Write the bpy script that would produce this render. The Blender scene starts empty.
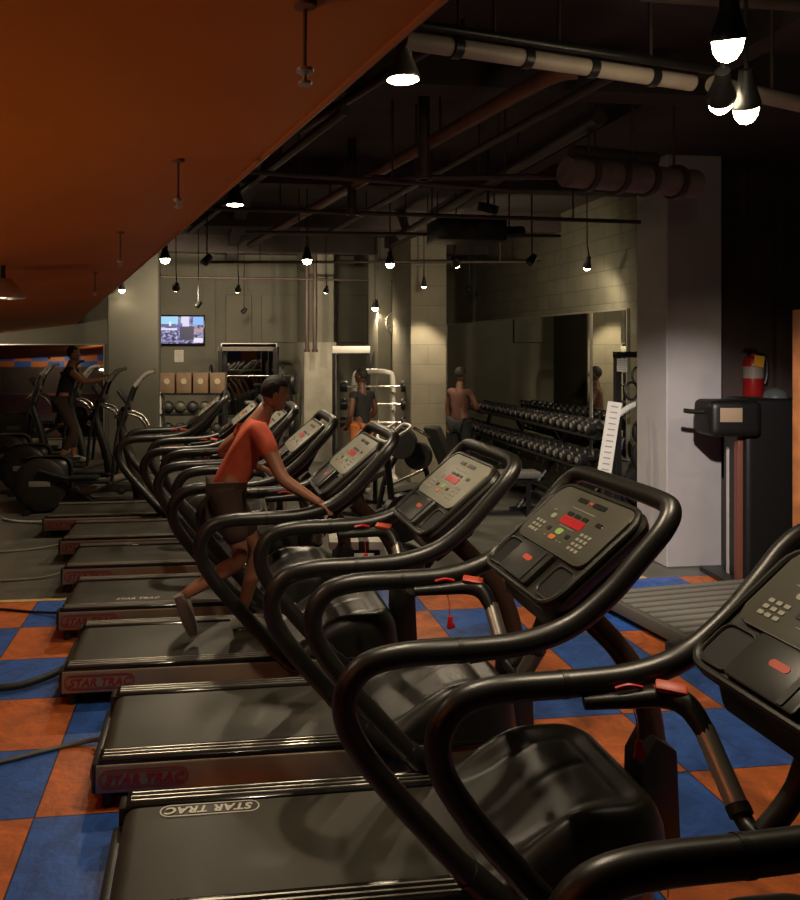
import bpy, bmesh, math, random
from mathutils import Vector, Matrix, Euler
random.seed(7)
SC = bpy.context.scene
COL = SC.collection
R = math.radians
H = 2.1; TH = math.atan(0.125); ST, CT = math.sin(TH), math.cos(TH)

def F(px, py, d):
    """point seen at photo pixel (px, py) at depth d metres in front of the camera"""
    r = (px - 310) / 800 * d
    return Vector((d * ST + r * CT, d * CT - r * ST, H + (345 - py) / 800 * d))
def FZ(px, py, z):
    return F(px, py, (z - H) * 800 / (345 - py))

# ------------------------------------------------------------------ materials
MATS = {}
def mat(name, col, rough=0.5, metal=0.0, spec=0.5, var=0.0, vscale=8.0, bump=0.0, bscale=60.0, emit=None, es=0.0, coat=0.0, rvar=0.0):
    if name in MATS: return MATS[name]
    m = bpy.data.materials.new(name); m.use_nodes = True; nt = m.node_tree
    b = nt.nodes['Principled BSDF']
    b.inputs['Base Color'].default_value = (*col, 1); b.inputs['Roughness'].default_value = rough
    b.inputs['Metallic'].default_value = metal; b.inputs['Specular IOR Level'].default_value = spec
    b.inputs['Coat Weight'].default_value = coat
    tc = nt.nodes.new('ShaderNodeTexCoord')
    if var > 0 or rvar > 0:
        n = nt.nodes.new('ShaderNodeTexNoise'); n.inputs['Scale'].default_value = vscale; n.inputs['Detail'].default_value = 6
        nt.links.new(tc.outputs['Object'], n.inputs['Vector'])
        if var > 0:
            cr = nt.nodes.new('ShaderNodeMapRange'); cr.inputs[1].default_value = 0.3; cr.inputs[2].default_value = 0.7
            cr.inputs[3].default_value = 1 - var; cr.inputs[4].default_value = 1 + var
            nt.links.new(n.outputs['Fac'], cr.inputs[0])
            mx = nt.nodes.new('ShaderNodeVectorMath'); mx.operation = 'SCALE'; mx.inputs[0].default_value = col
            nt.links.new(cr.outputs[0], mx.inputs['Scale']); nt.links.new(mx.outputs[0], b.inputs['Base Color'])
        if rvar > 0:
            rr = nt.nodes.new('ShaderNodeMapRange'); rr.inputs[1].default_value = 0.3; rr.inputs[2].default_value = 0.7
            rr.inputs[3].default_value = max(0.03, rough - rvar); rr.inputs[4].default_value = min(1, rough + rvar)
            nt.links.new(n.outputs['Fac'], rr.inputs[0]); nt.links.new(rr.outputs[0], b.inputs['Roughness'])
    if bump > 0:
        n2 = nt.nodes.new('ShaderNodeTexNoise'); n2.inputs['Scale'].default_value = bscale; n2.inputs['Detail'].default_value = 4
        nt.links.new(tc.outputs['Object'], n2.inputs['Vector'])
        bp = nt.nodes.new('ShaderNodeBump'); bp.inputs['Strength'].default_value = bump; bp.inputs['Distance'].default_value = 0.01
        nt.links.new(n2.outputs['Fac'], bp.inputs['Height']); nt.links.new(bp.outputs[0], b.inputs['Normal'])
    if emit:
        b.inputs['Emission Color'].default_value = (*emit, 1); b.inputs['Emission Strength'].default_value = es
    MATS[name] = m
    return m

def block_mat(name, ax, col, mortar, bw=0.40, bh=0.20, rough=0.8):
    """painted concrete block; ax = horizontal axis of the wall (0 = x, 1 = y)"""
    m = bpy.data.materials.new(name); m.use_nodes = True; nt = m.node_tree; b = nt.nodes['Principled BSDF']
    b.inputs['Roughness'].default_value = rough
    tc = nt.nodes.new('ShaderNodeTexCoord'); sp = nt.nodes.new('ShaderNodeSeparateXYZ'); cb = nt.nodes.new('ShaderNodeCombineXYZ')
    nt.links.new(tc.outputs['Object'], sp.inputs[0])
    nt.links.new(sp.outputs[ax], cb.inputs[0]); nt.links.new(sp.outputs[2], cb.inputs[1])
    br = nt.nodes.new('ShaderNodeTexBrick'); br.inputs['Scale'].default_value = 1
    br.inputs['Brick Width'].default_value = bw; br.inputs['Row Height'].default_value = bh; br.inputs['Mortar Size'].default_value = 0.006
    br.inputs['Color1'].default_value = (*col, 1); br.inputs['Color2'].default_value = (*[c * .85 for c in col], 1); br.inputs['Mortar'].default_value = (*mortar, 1)
    nt.links.new(cb.outputs[0], br.inputs['Vector'])
    n = nt.nodes.new('ShaderNodeTexNoise'); n.inputs['Scale'].default_value = 3; n.inputs['Detail'].default_value = 8
    nt.links.new(tc.outputs['Object'], n.inputs['Vector'])
    mr = nt.nodes.new('ShaderNodeMapRange'); mr.inputs[3].default_value = .7; mr.inputs[4].default_value = 1.3
    nt.links.new(n.outputs['Fac'], mr.inputs[0])
    mx = nt.nodes.new('ShaderNodeVectorMath'); mx.operation = 'SCALE'
    nt.links.new(br.outputs['Color'], mx.inputs[0]); nt.links.new(mr.outputs[0], mx.inputs['Scale']); nt.links.new(mx.outputs[0], b.inputs['Base Color'])
    bp = nt.nodes.new('ShaderNodeBump'); bp.inputs['Strength'].default_value = .5; bp.inputs['Distance'].default_value = .01; bp.invert = True
    nt.links.new(br.outputs['Fac'], bp.inputs['Height']); nt.links.new(bp.outputs[0], b.inputs['Normal'])
    return m

def floor_mat():
    m = bpy.data.materials.new('checker_rubber'); m.use_nodes = True; nt = m.node_tree; b = nt.nodes['Principled BSDF']
    L = nt.links.new
    tc = nt.nodes.new('ShaderNodeTexCoord'); mp = nt.nodes.new('ShaderNodeMapping')
    s = 1 / .622
    mp.inputs['Location'].default_value = (-2.335 * s, -6.165 * s, 0.5); mp.inputs['Scale'].default_value = (s, s, 0)
    L(tc.outputs['Object'], mp.inputs['Vector'])
    ck = nt.nodes.new('ShaderNodeTexChecker'); ck.inputs['Scale'].default_value = 1
    ck.inputs['Color2'].default_value = (.030, .105, .40, 1); ck.inputs['Color1'].default_value = (.50, .13, .035, 1)
    L(mp.outputs[0], ck.inputs['Vector'])
    # worn streaks and blotches
    n = nt.nodes.new('ShaderNodeTexNoise'); n.inputs['Scale'].default_value = 5; n.inputs['Detail'].default_value = 10; n.inputs['Roughness'].default_value = .7; n.inputs['Distortion'].default_value = 1.2
    L(tc.outputs['Object'], n.inputs['Vector'])
    mr = nt.nodes.new('ShaderNodeMapRange'); mr.inputs[1].default_value = .3; mr.inputs[2].default_value = .7; mr.inputs[3].default_value = .5; mr.inputs[4].default_value = 1.45
    L(n.outputs['Fac'], mr.inputs[0])
    v = nt.nodes.new('ShaderNodeVectorMath'); v.operation = 'SCALE'; L(ck.outputs['Color'], v.inputs[0]); L(mr.outputs[0], v.inputs['Scale'])
    # thin dark joints between the tiles
    sx = nt.nodes.new('ShaderNodeSeparateXYZ'); L(mp.outputs[0], sx.inputs[0])
    outs = []
    for k in (0, 1):
        fr = nt.nodes.new('ShaderNodeMath'); fr.operation = 'FRACT'; L(sx.outputs[k], fr.inputs[0])
        sb = nt.nodes.new('ShaderNodeMath'); sb.operation = 'SUBTRACT'; L(fr.outputs[0], sb.inputs[0]); sb.inputs[1].default_value = .5
        ab = nt.nodes.new('ShaderNodeMath'); ab.operation = 'ABSOLUTE'; L(sb.outputs[0], ab.inputs[0])
        gt = nt.nodes.new('ShaderNodeMath'); gt.operation = 'GREATER_THAN'; L(ab.outputs[0], gt.inputs[0]); gt.inputs[1].default_value = .494
        outs.append(gt)
    mxm = nt.nodes.new('ShaderNodeMath'); mxm.operation = 'MAXIMUM'; L(outs[0].outputs[0], mxm.inputs[0]); L(outs[1].outputs[0], mxm.inputs[1])
    mix = nt.nodes.new('ShaderNodeMix'); mix.data_type = 'RGBA'; L(mxm.outputs[0], mix.inputs['Factor']); L(v.outputs[0], mix.inputs[6]); mix.inputs[7].default_value = (.015, .015, .02, 1)
    L(mix.outputs[2], b.inputs['Base Color'])
    r2 = nt.nodes.new('ShaderNodeMapRange'); r2.inputs[1].default_value = .3; r2.inputs[2].default_value = .7; r2.inputs[3].default_value = .55; r2.inputs[4].default_value = .34
    L(n.outputs['Fac'], r2.inputs[0]); L(r2.outputs[0], b.inputs['Roughness'])
    bp = nt.nodes.new('ShaderNodeBump'); bp.inputs['Strength'].default_value = .35; bp.inputs['Distance'].default_value = .006
    n3 = nt.nodes.new('ShaderNodeTexNoise'); n3.inputs['Scale'].default_value = 40; n3.inputs['Detail'].default_value = 5; L(tc.outputs['Object'], n3.inputs['Vector'])
    L(n3.outputs['Fac'], bp.inputs['Height']); L(bp.outputs[0], b.inputs['Normal'])
    return m

M_black = mat('black_powder_coat', (.012, .012, .011), .38, 0, .5, bump=.06, bscale=200)
M_foam = mat('black_foam_tube', (.010, .0092, .0075), .36, 0, .75, var=.15, vscale=20, bump=.04, bscale=250)
M_plastic = mat('dark_moulded_plastic', (.018, .0175, .014), .36, 0, .5, var=.12, vscale=12, bump=.05, bscale=300)
M_hood = mat('dark_hood_plastic', (.016, .0155, .012), .36, 0, .5, var=.25, vscale=5, bump=.05, bscale=300, rvar=.06)
M_panel = mat('grey_console_panel', (.058, .055, .041), .45, var=.08)
M_panel_l = mat('silver_console_panel', (.24, .235, .185), .42, var=.08)
M_belt = mat('running_belt_rubber', (.034, .031, .022), .44, 0, .45, var=.28, vscale=3, bump=.08, bscale=160, rvar=.08)
M_skirt = mat('bronze_silver_paint', (.27, .215, .165), .36, .25, .5, var=.12, vscale=5)
M_gloss = mat('black_gloss_rail', (.010, .010, .010), .16, 0, .7)
M_steel = mat('brushed_steel', (.62, .60, .54), .34, .85, bump=.02, bscale=300)
M_strut = mat('dark_bronze_strut', (.11, .06, .042), .25, .5)
M_key = mat('pale_key_plastic', (.27, .27, .22), .5)
M_dkey = mat('dark_key_plastic', (.012, .012, .012), .3)
M_glass_d = mat('dark_display_glass', (.006, .006, .006), .4)
M_led = mat('red_led_display', (.25, .01, .01), .3, emit=(1, .02, .03), es=.16)
M_redpad = mat('orange_red_sensor_pad', (.50, .065, .03), .42)
M_red = mat('red_plastic', (.60, .02, .02), .4)
M_redlab = mat('red_badge_ink', (.26, .02, .02), .5)
M_whitelab = mat('off_white_ink', (.62, .60, .52), .5)
M_greenkey = mat('green_key_plastic', (.25, .42, .12), .5)
M_orkey = mat('orange_key_plastic', (.55, .16, .05), .5)
M_orange = mat('orange_soffit_paint', (.55, .125, .003), .42, 0, .22, var=.12, vscale=1.2)
M_deep = mat('deep_black_paint', (.005, .005, .005), .45)
M_well = mat('cup_well_shade', (.004, .004, .004), .7)
M_rubber = mat('black_rubber', (.016, .016, .015), .6, bump=.1, bscale=120)
M_greyrub = mat('grey_rubber_floor', (.105, .105, .09), .34, var=.25, vscale=4, bump=.15, bscale=90, rvar=.06)
M_white = mat('white_paint_metal', (.62, .61, .56), .35)
M_paper = mat('white_paper', (.75, .73, .66), .7, var=.05)
M_ceil = mat('dark_ceiling_paint', (.05, .038, .035), .85, var=.2, vscale=2, bump=.3, bscale=20)
M_pipe = mat('brown_painted_pipe', (.055, .036, .030), .5, var=.2)
M_pipe_w = mat('pale_duct_wrap', (.40, .33, .28), .45, var=.12, vscale=6)
M_opipe = mat('rust_orange_pipe', (.15, .055, .028), .5, var=.2)
M_wallg = mat('grey_wall_paint', (.17, .163, .125), .7, var=.12, vscale=2, bump=.06, bscale=40)
M_wallb = mat('brown_wall_paint', (.075, .052, .048), .7, var=.15, vscale=2)
M_colw = mat('pale_column_paint', (.42, .40, .40), .62, var=.08, vscale=3, bump=.08, bscale=60)
M_mirror = mat('mirror_glass', (.72, .74, .68), .02, 1.0)
M_yellow = mat('yellow_floor_strip', (.60, .42, .15), .5, var=.2, vscale=10)
M_bulb = mat('lit_lamp_lens', (1, .9, .7), .3, emit=(1.0, .82, .52), es=38)
M_skin = mat('brown_skin', (.34, .15, .085), .5, var=.06, vscale=10)
M_skin_d = mat('deep_brown_skin', (.12, .055, .035), .5, var=.06, vscale=10)
M_hair = mat('black_hair', (.012, .009, .008), .7, bump=.5, bscale=90)
M_oshirt = mat('orange_red_fabric', (.62, .105, .05), .8, var=.15, vscale=14, bump=.15, bscale=60)
M_bshirt = mat('black_fabric', (.014, .014, .015), .85, var=.15, vscale=12, bump=.15, bscale=60)
M_dshorts = mat('dark_brown_fabric', (.05, .028, .02), .85, bump=.15, bscale=60)
M_shoe = mat('shoe_fabric', (.30, .28, .26), .6)
M_eye = mat('eye_white', (.6, .58, .54), .3)
M_card = mat('brown_cardboard', (.17, .11, .065), .8, var=.15)
M_wood = mat('orange_brown_wood', (.40, .15, .05), .45, var=.3, vscale=6)
M_iron = mat('black_cast_iron', (.013, .013, .014), .4, .2, bump=.1, bscale=80)
M_chrome = mat('worn_chrome', (.60, .58, .53), .22, 1.0)

# ------------------------------------------------------------------ mesh builder
def smooth_path(pts, n=6, closed=False):
    P = [Vector(p) for p in pts]
    if len(P) < 3: return P
    out = []
    m = len(P)
    rng = range(m if closed else m - 1)
    for i in rng:
        if closed: a, b, c, d = P[(i-1) % m], P[i], P[(i+1) % m], P[(i+2) % m]
        else: a, b, c, d = P[max(i-1, 0)], P[i], P[i+1], P[min(i+2, m-1)]
        for k in range(n):
            t = k / n
            out.append(0.5 * ((2*b) + (c-a)*t + (2*a-5*b+4*c-d)*t*t + (3*b-a-3*c+d)*t**3))
    if not closed: out.append(P[-1])
    return out

class MB:
    def __init__(s): s.bm = bmesh.new(); s.mi = 0
    def _tag(s, faces):
        for f in faces: f.material_index = s.mi
    def box(s, c, size, rot=(0,0,0), bev=0.0, seg=2):
        g = bmesh.ops.create_cube(s.bm, size=1)
        vs = g['verts']
        M = Matrix.Translation(Vector(c)) @ Euler(rot).to_matrix().to_4x4() @ Matrix.Diagonal((*size, 1))
        bmesh.ops.transform(s.bm, matrix=M, verts=vs)
        fs = list({f for v in vs for f in v.link_faces})
        s._tag(fs)
        if bev > 0:
            es = list({e for v in vs for e in v.link_edges})
            r = bmesh.ops.bevel(s.bm, geom=es, offset=bev, segments=seg, affect='EDGES', profile=.6)
            s._tag(r['faces'])
        return s
    def bb(s, lo, hi, bev=0.0, seg=2):
        return s.box([(a+b)/2 for a, b in zip(lo, hi)], [abs(b-a) for a, b in zip(lo, hi)], (0,0,0), bev, seg)
    def cyl(s, p0, p1, r0, r1=None, seg=20, cap=True):
        r1 = r0 if r1 is None else r1
        return s.tube([p0, p1], [r0, r1], seg, cap=cap, raw=True)
    def tube(s, pts, r, seg=14, closed=False, cap=True, raw=False, n=6, flat=None):
        P = [Vector(p) for p in pts] if raw else smooth_path(pts, n, closed)
        if isinstance(r, (list, tuple)):
            k = len(r)
            rr = []
            for i in range(len(P)):
                t = i/(len(P)-1)*(k-1); a = min(int(t), k-2) if k > 1 else 0
                rr.append(r[a]*(1-(t-a)) + r[min(a+1, k-1)]*(t-a))
        else: rr = [r]*len(P)
        m = len(P)
        T = []
        for i in range(m):
            if closed: t = P[(i+1) % m]-P[(i-1) % m]
            else: t = P[min(i+1, m-1)]-P[max(i-1, 0)]
            T.append(t.normalized())
        up = Vector((0,0,1)) if abs(T[0].z) < .9 else Vector((0,1,0))
        nrm = (up - T[0]*up.dot(T[0])).normalized()
        rings = []
        for i in range(m):
            nrm = (nrm - T[i]*nrm.dot(T[i]))
            if nrm.length < 1e-6: nrm = T[i].orthogonal()
            nrm.normalize()
            bn = T[i].cross(nrm)
            fx, fy = flat if flat else (1, 1)
            rings.append([s.bm.verts.new(P[i] + nrm*(math.cos(2*math.pi*k/seg)*rr[i]*fx) + bn*(math.sin(2*math.pi*k/seg)*rr[i]*fy)) for k in range(seg)])
        fs = []
        for i in range(m if closed else m-1):
            A, B = rings[i], rings[(i+1) % m]
            for k in range(seg):
                fs.append(s.bm.faces.new((A[k], A[(k+1) % seg], B[(k+1) % seg], B[k])))
        if cap and not closed:
            fs.append(s.bm.faces.new(list(reversed(rings[0])))); fs.append(s.bm.faces.new(rings[-1]))
        s._tag(fs)
        return s
    def lathe(s, prof, c=(0,0,0), axis=(0,0,1), seg=28):
        """prof: list of (radius, height)"""
        q = Vector((0,0,1)).rotation_difference(Vector(axis).normalized()); c = Vector(c)
        rings = []
        for (r, h) in prof:
            if r < 1e-5: rings.append([s.bm.verts.new(c + q @ Vector((0,0,h)))])
            else: rings.append([s.bm.verts.new(c + q @ Vector((r*math.cos(2*math.pi*k/seg), r*math.sin(2*math.pi*k/seg), h))) for k in range(seg)])
        fs = []
        for A, B in zip(rings, rings[1:]):
            for k in range(seg):
                a = [A[k % len(A)], A[(k+1) % len(A)], B[(k+1) % len(B)], B[k % len(B)]]
                u = []
                for v in a:
                    if v not in u: u.append(v)
                if len(u) > 2:
                    try: fs.append(s.bm.faces.new(u))
                    except ValueError: pass
        s._tag(fs)
        return s
    def ball(s, c, r, seg=16, rot=(0,0,0)):
        if not isinstance(r, (tuple, list)): r = (r, r, r)
        M = Matrix.Translation(Vector(c)) @ Euler(rot).to_matrix().to_4x4() @ Matrix.Diagonal((*r, 1))
        g = bmesh.ops.create_uvsphere(s.bm, u_segments=seg, v_segments=max(8, seg*2//3), radius=1, matrix=M)
        s._tag({f for v in g['verts'] for f in v.link_faces})
        return s
    def prism(s, poly, a, b, plane='xz', bev=0.0):
        """poly: 2D outline, extruded along the remaining axis from a to b"""
        def mk(p, t):
            return {'xz': (p[0], t, p[1]), 'xy': (p[0], p[1], t), 'yz': (t, p[0], p[1])}[plane]
        A = [s.bm.verts.new(mk(p, a)) for p in poly]; B = [s.bm.verts.new(mk(p, b)) for p in poly]
        n = len(poly)
        fs = [s.bm.faces.new(list(reversed(A))), s.bm.faces.new(B)]
        for k in range(n): fs.append(s.bm.faces.new((A[k], A[(k+1) % n], B[(k+1) % n], B[k])))
        s._tag(fs)
        if bev > 0:
            es = list({e for v in A+B for e in v.link_edges})
            r = bmesh.ops.bevel(s.bm, geom=es, offset=bev, segments=2, affect='EDGES', profile=.6); s._tag(r['faces'])
        return s
    def quad(s, pts):
        s._tag([s.bm.faces.new([s.bm.verts.new(Vector(p)) for p in pts])]); return s
    def xf(s, M):
        bmesh.ops.transform(s.bm, matrix=M, verts=s.bm.verts[:]); return s
    def build(s, name, mats, parent=None, smooth=True, loc=None):
        bmesh.ops.recalc_face_normals(s.bm, faces=s.bm.faces[:])
        me = bpy.data.meshes.new(name); s.bm.to_mesh(me); s.bm.free()
        if not isinstance(mats, (list, tuple)): mats = [mats]
        for m in mats: me.materials.append(m)
        if smooth:
            for p in me.polygons: p.use_smooth = True
            try: me.set_sharp_from_angle(angle=R(38))
            except Exception: pass
        o = bpy.data.objects.new(name, me); COL.objects.link(o)
        if parent: o.parent = parent
        if loc is not None: o.location = loc
        return o

def tag(o, label=None, cat=None, group=None, kind=None):
    if label: o['label'] = label
    if cat: o['category'] = cat
    if group: o['group'] = group
    if kind: o['kind'] = kind
    return o
def thing(name, label, cat, loc=(0,0,0), rz=0.0, group=None):
    o = bpy.data.objects.new(name, None); COL.objects.link(o); o.location = loc; o.rotation_euler = (0,0,rz); o.empty_display_size = .1
    return tag(o, label, cat, group)
def struct(o): o['kind'] = 'structure'; return o
CHILD = {}
def kids(o): return [c for c in bpy.data.objects if c.parent == o]
def copy_tree(o, parent=None):
    c = o.copy(); COL.objects.link(c)
    if parent: c.parent = parent
    for ch in kids(o): copy_tree(ch, c)
    return c

def text_mesh(txt, size, depth=.001, shear=0.0, spacing=1.0, bold=0.0):
    cu = bpy.data.curves.new('lettering', 'FONT'); cu.body = txt; cu.size = size; cu.extrude = depth; cu.shear = shear
    cu.align_x = 'CENTER'; cu.align_y = 'CENTER'; cu.space_character = spacing; cu.offset = bold; cu.resolution_u = 3
    o = bpy.data.objects.new('lettering', cu); COL.objects.link(o)
    dg = bpy.context.evaluated_depsgraph_get(); dg.update()
    me = bpy.data.meshes.new_from_object(o.evaluated_get(dg))
    bpy.data.objects.remove(o); bpy.data.curves.remove(cu)
    return me
def add_mesh(mb, me, M):
    """append a mesh into a builder with the builder's current material index"""
    vs = [mb.bm.verts.new(M @ v.co) for v in me.vertices]
    fs = []
    for p in me.polygons:
        try: fs.append(mb.bm.faces.new([vs[i] for i in p.vertices]))
        except ValueError: pass
    mb._tag(fs)
def frame(o, ux, uy):
    """matrix placing local x along ux, local y along uy at o"""
    ux = Vector(ux).normalized(); uy = Vector(uy); uy = (uy - ux*uy.dot(ux)).normalized(); uz = ux.cross(uy)
    M = Matrix((ux, uy, uz)).transposed().to_4x4(); M.translation = Vector(o); return M
def pill_ring(mb, M, w, h, t, d=.001, n=10):
    """outline of a rounded badge, width w, height h, line t"""
    def ring(hw, hh):
        r = hh; pts = []
        for k in range(n+1):
            a = -math.pi/2 + math.pi*k/n; pts.append(((hw-r)+r*math.cos(a), r*math.sin(a)))
        for k in range(n+1):
            a = math.pi/2 + math.pi*k/n; pts.append((-(hw-r)+r*math.cos(a), r*math.sin(a)))
        return pts
    A = [mb.bm.verts.new(M @ Vector((*p, d))) for p in ring(w/2, h/2)]
    B = [mb.bm.verts.new(M @ Vector((*p, d))) for p in ring(w/2-t, h/2-t)]
    fs = [mb.bm.faces.new((A[k], A[(k+1) % len(A)], B[(k+1) % len(A)], B[k])) for k in range(len(A))]
    mb._tag(fs)

# ------------------------------------------------------------------ camera
cam = bpy.data.cameras.new('camera'); co = bpy.data.objects.new('camera', cam); COL.objects.link(co)
co.location = (0, 0, H); co.rotation_euler = (R(90), 0, -TH)
cam.sensor_fit = 'VERTICAL'; cam.sensor_height = 36; cam.lens = 32; cam.shift_x = .1; cam.shift_y = -105/900; cam.clip_start = .05
SC.camera = co
SC.view_settings.view_transform = 'Standard'; SC.view_settings.look = 'None'; SC.view_settings.gamma = 1
SC.view_settings.use_curve_mapping = False; SC.view_settings.exposure = 0.0
SC.cycles.use_denoising = True; SC.cycles.max_bounces = 8; SC.cycles.sample_clamp_indirect = 4; SC.cycles.sample_clamp_direct = 0
SC.cycles.caustics_reflective = False; SC.cycles.caustics_refractive = False
w = bpy.data.worlds.new('dim_air'); SC.world = w; w.use_nodes = True
w.node_tree.nodes['Background'].inputs[0].default_value = (.02, .017, .015, 1); w.node_tree.nodes['Background'].inputs[1].default_value = 1
# ================================================================== ROOM
CEIL = 3.9
XL, XR, XM, YN, YF, YS = -9.0, 6.8, 4.75, -4.0, 16.0, 7.6
EDGE = 6.80
TF = floor_mat()
struct(MB().bb((XL, YN, -.1), (XR, EDGE, 0)).build('floor', TF, smooth=False))
struct(MB().bb((XL, EDGE, -.1), (XR, YF, 0)).build('floor', M_greyrub, smooth=False))
struct(MB().bb((XL, EDGE-.03, 0), (3.9, EDGE+.03, .006)).build('trim_1', M_yellow, smooth=False))
struct(MB().bb((XL, YN, CEIL), (XR, YF, CEIL+.1)).build('ceiling', M_ceil, smooth=False))
struct(MB().bb((XL-.1, YN, 0), (XL, YF, CEIL)).build('wall_left', M_wallg, smooth=False))
struct(MB().bb((XR, YN, 0), (XR+.1, YS, CEIL)).build('wall_right', M_wallb, smooth=False))
MBK = block_mat('painted_block_wall', 1, (.12, .115, .08), (.07, .066, .05))
struct(MB().bb((XM, YS+.1, 0), (XM+.1, YF, CEIL)).build('wall_mirror_side', MBK, smooth=False))
struct(MB().bb((4.60, YS, 0), (XR, YS+.1, CEIL)).build('wall_recess', M_wallb, smooth=False))
struct(MB().bb((XL, YF, 0), (XM, YF+.1, CEIL)).build('wall_back', M_wallg, smooth=False))
struct(MB().bb((XL, YN-.1, 0), (XR, YN, CEIL)).build('wall_front', M_wallb, smooth=False))
# blue and orange checker frieze on the wall behind the camera (it shows only in the mirrors)
fz = bpy.data.materials.new('painted_checker_frieze'); fz.use_nodes = True
nt = fz.node_tree; ck = nt.nodes.new('ShaderNodeTexChecker'); tc = nt.nodes.new('ShaderNodeTexCoord'); ck.inputs['Scale'].default_value = 1/.7
ck.inputs['Color1'].default_value = (.05, .15, .6, 1); ck.inputs['Color2'].default_value = (.7, .2, .05, 1)
nt.links.new(tc.outputs['Object'], ck.inputs['Vector']); nt.links.new(ck.outputs[0], nt.nodes['Principled BSDF'].inputs['Base Color'])
struct(MB().bb((XL, YN, 1.15), (XR, YN+.02, 1.90)).build('trim_2', fz, smooth=False))

# columns
def column(name, px0, px1, d, m, depth=.8, top=CEIL):
    a, b = F(px0, 345, d), F(px1, 345, d)
    x0, x1 = a.x, b.x; y = (a.y + b.y)/2
    return struct(MB().bb((x0, y, 0), (x1, y+depth, top), bev=.012, seg=1).build(name, m, smooth=False))
struct(MB().bb((4.27, 7.06, 0), (4.83, YS, CEIL), bev=.01, seg=1).build('column_right', M_colw, smooth=False))
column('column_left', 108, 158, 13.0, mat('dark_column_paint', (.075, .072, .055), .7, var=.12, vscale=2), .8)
a = F(410, 345, 12.2); b = F(447, 345, 12.2)
MCB = block_mat('column_block', 0, (.22, .20, .145), (.16, .145, .11), .6, .3)
struct(MB().bb((a.x-.0, a.y-.05, 0), (b.x, a.y+1.2, CEIL), bev=.01, seg=1).build('column_mirror_side', MCB, smooth=False))
a2 = F(378, 345, 13.4)
struct(MB().bb((a2.x, a2.y, 0), (a.x-.01, a2.y+.8, CEIL)).build('wall_pier', M_wallg, smooth=False))
struct(MB().bb((F(303,345,14.6).x, 14.3, 0), (F(335,345,14.6).x, YF-.001, 2.15)).build('column_back_base', mat('whitewashed_paint', (.34,.32,.26), .7, var=.2, vscale=3), smooth=False))
struct(MB().bb((F(306,345,14.6).x, 14.35, 2.15), (F(333,345,14.6).x, YF-.001, CEIL)).build('column_back', M_wallg, smooth=False))
# back wall panels
struct(MB().bb((F(158,345,15.5).x, YF-.1, 0), (F(215,345,15.5).x, YF-.001, CEIL)).build('wall_back_panel', M_wallg, smooth=False))
for k, (p0, p1) in enumerate(((226, 252), (262, 300), (340, 372))):
    struct(MB().bb((F(p0,345,15.8).x, YF-.05, 2.15), (F(p1,345,15.8).x, YF-.001, 3.1), bev=.01, seg=1).build('trim_%d' % (3+k), M_wallg, smooth=False))

def wall_mirror(label, lo, hi, axis, grp=None):
    t = thing('wall_mirror', label, 'mirror', (0,0,0))
    MB().bb(lo, hi).build('mirror_pane', M_mirror, t, smooth=False)
    (x0,y0,z0),(x1,y1,z1) = lo, hi
    f = MB(); w = .02
    if axis == 'y':   # lies in the yz plane
        xa, xb = x0-.006, x1
        f.bb((xa,y0-w,z1), (xb,y1+w,z1+w)); f.bb((xa,y0-w,z0-w), (xb,y1+w,z0)); f.bb((xa,y0-w,z0), (xb,y0,z1)); f.bb((xa,y1,z0), (xb,y1+w,z1))
    else:
        ya, yb = y0-.006, y1
        f.bb((x0-w,ya,z1), (x1+w,yb,z1+w)); f.bb((x0-w,ya,z0-w), (x1+w,yb,z0)); f.bb((x0-w,ya,z0), (x0,yb,z1)); f.bb((x1,ya,z0), (x1+w,yb,z1))
    f.build('mirror_edging', M_steel, t, smooth=False)
wall_mirror('long mirror on the block wall above the dumbbell rack', (XM-.03, 9.5, .8), (XM, 15.6, 2.50), 'y')
wall_mirror('short mirror panel next to the white notice, at the near end of the block wall', (XM-.03, 8.62, .8), (XM, 9.44, 2.50), 'y')
wall_mirror('mirror on the back wall at far left behind the ellipticals', (-8.4, YF-.03, .3), (F(106,345,16).x, YF, 2.1), 'x')
wall_mirror('mirror on the back wall behind the power rack', (F(222,345,15.8).x, YF-.03, .5), (F(277,345,15.8).x, YF, 2.12), 'x')

# orange soffit, tilted down to the left
def soffit():
    e = [Vector((*(F(440,0,.9275)).xy, 2.5)), Vector((*(F(74,325,15.9)).xy, 2.5))]
    d = (e[1]-e[0]); d.z = 0; d.normalize()
    a = e[0] - d*4.2; b = e[1] + d*.2
    left = Vector((-d.y, d.x, 0))
    if left.x > 0: left = -left
    w_ = 6.6; dz = -.135*w_; n = 10
    m = MB(); bm = m.bm
    def pt(t, s, z=0): 
        p = a.lerp(b, t) + left*(w_*s); return Vector((max(p.x, XL+.02), min(max(p.y, YN+.02), YF-.04), 2.5 + dz*s + z))
    lo = [[bm.verts.new(pt(i/30, j/n)) for j in range(n+1)] for i in range(31)]
    hi = [[bm.verts.new(pt(i/30, j/n, .28)) for j in (0, n)] for i in range(31)]
    for i in range(30):
        for j in range(n): bm.faces.new((lo[i][j], lo[i][j+1], lo[i+1][j+1], lo[i+1][j]))
        bm.faces.new((lo[i][0], lo[i+1][0], hi[i+1][0], hi[i][0])); bm.faces.new((lo[i][n], lo[i+1][n], hi[i+1][1], hi[i][1]))
        bm.faces.new((hi[i][0], hi[i+1][0], hi[i+1][1], hi[i][1]))
    o = m.build('ceiling_soffit', M_orange, smooth=False); struct(o)
    t = MB(); q = .007
    t.tube([a + Vector((0,0,.0)), b + Vector((0,0,.0))], q, 8, raw=True)
    struct(t.build('trim_6', mat('orange_brown_trim', (.36,.10,.03), .4), smooth=True))
    return a, d, left
sa, sd, sleft = soffit()
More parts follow.
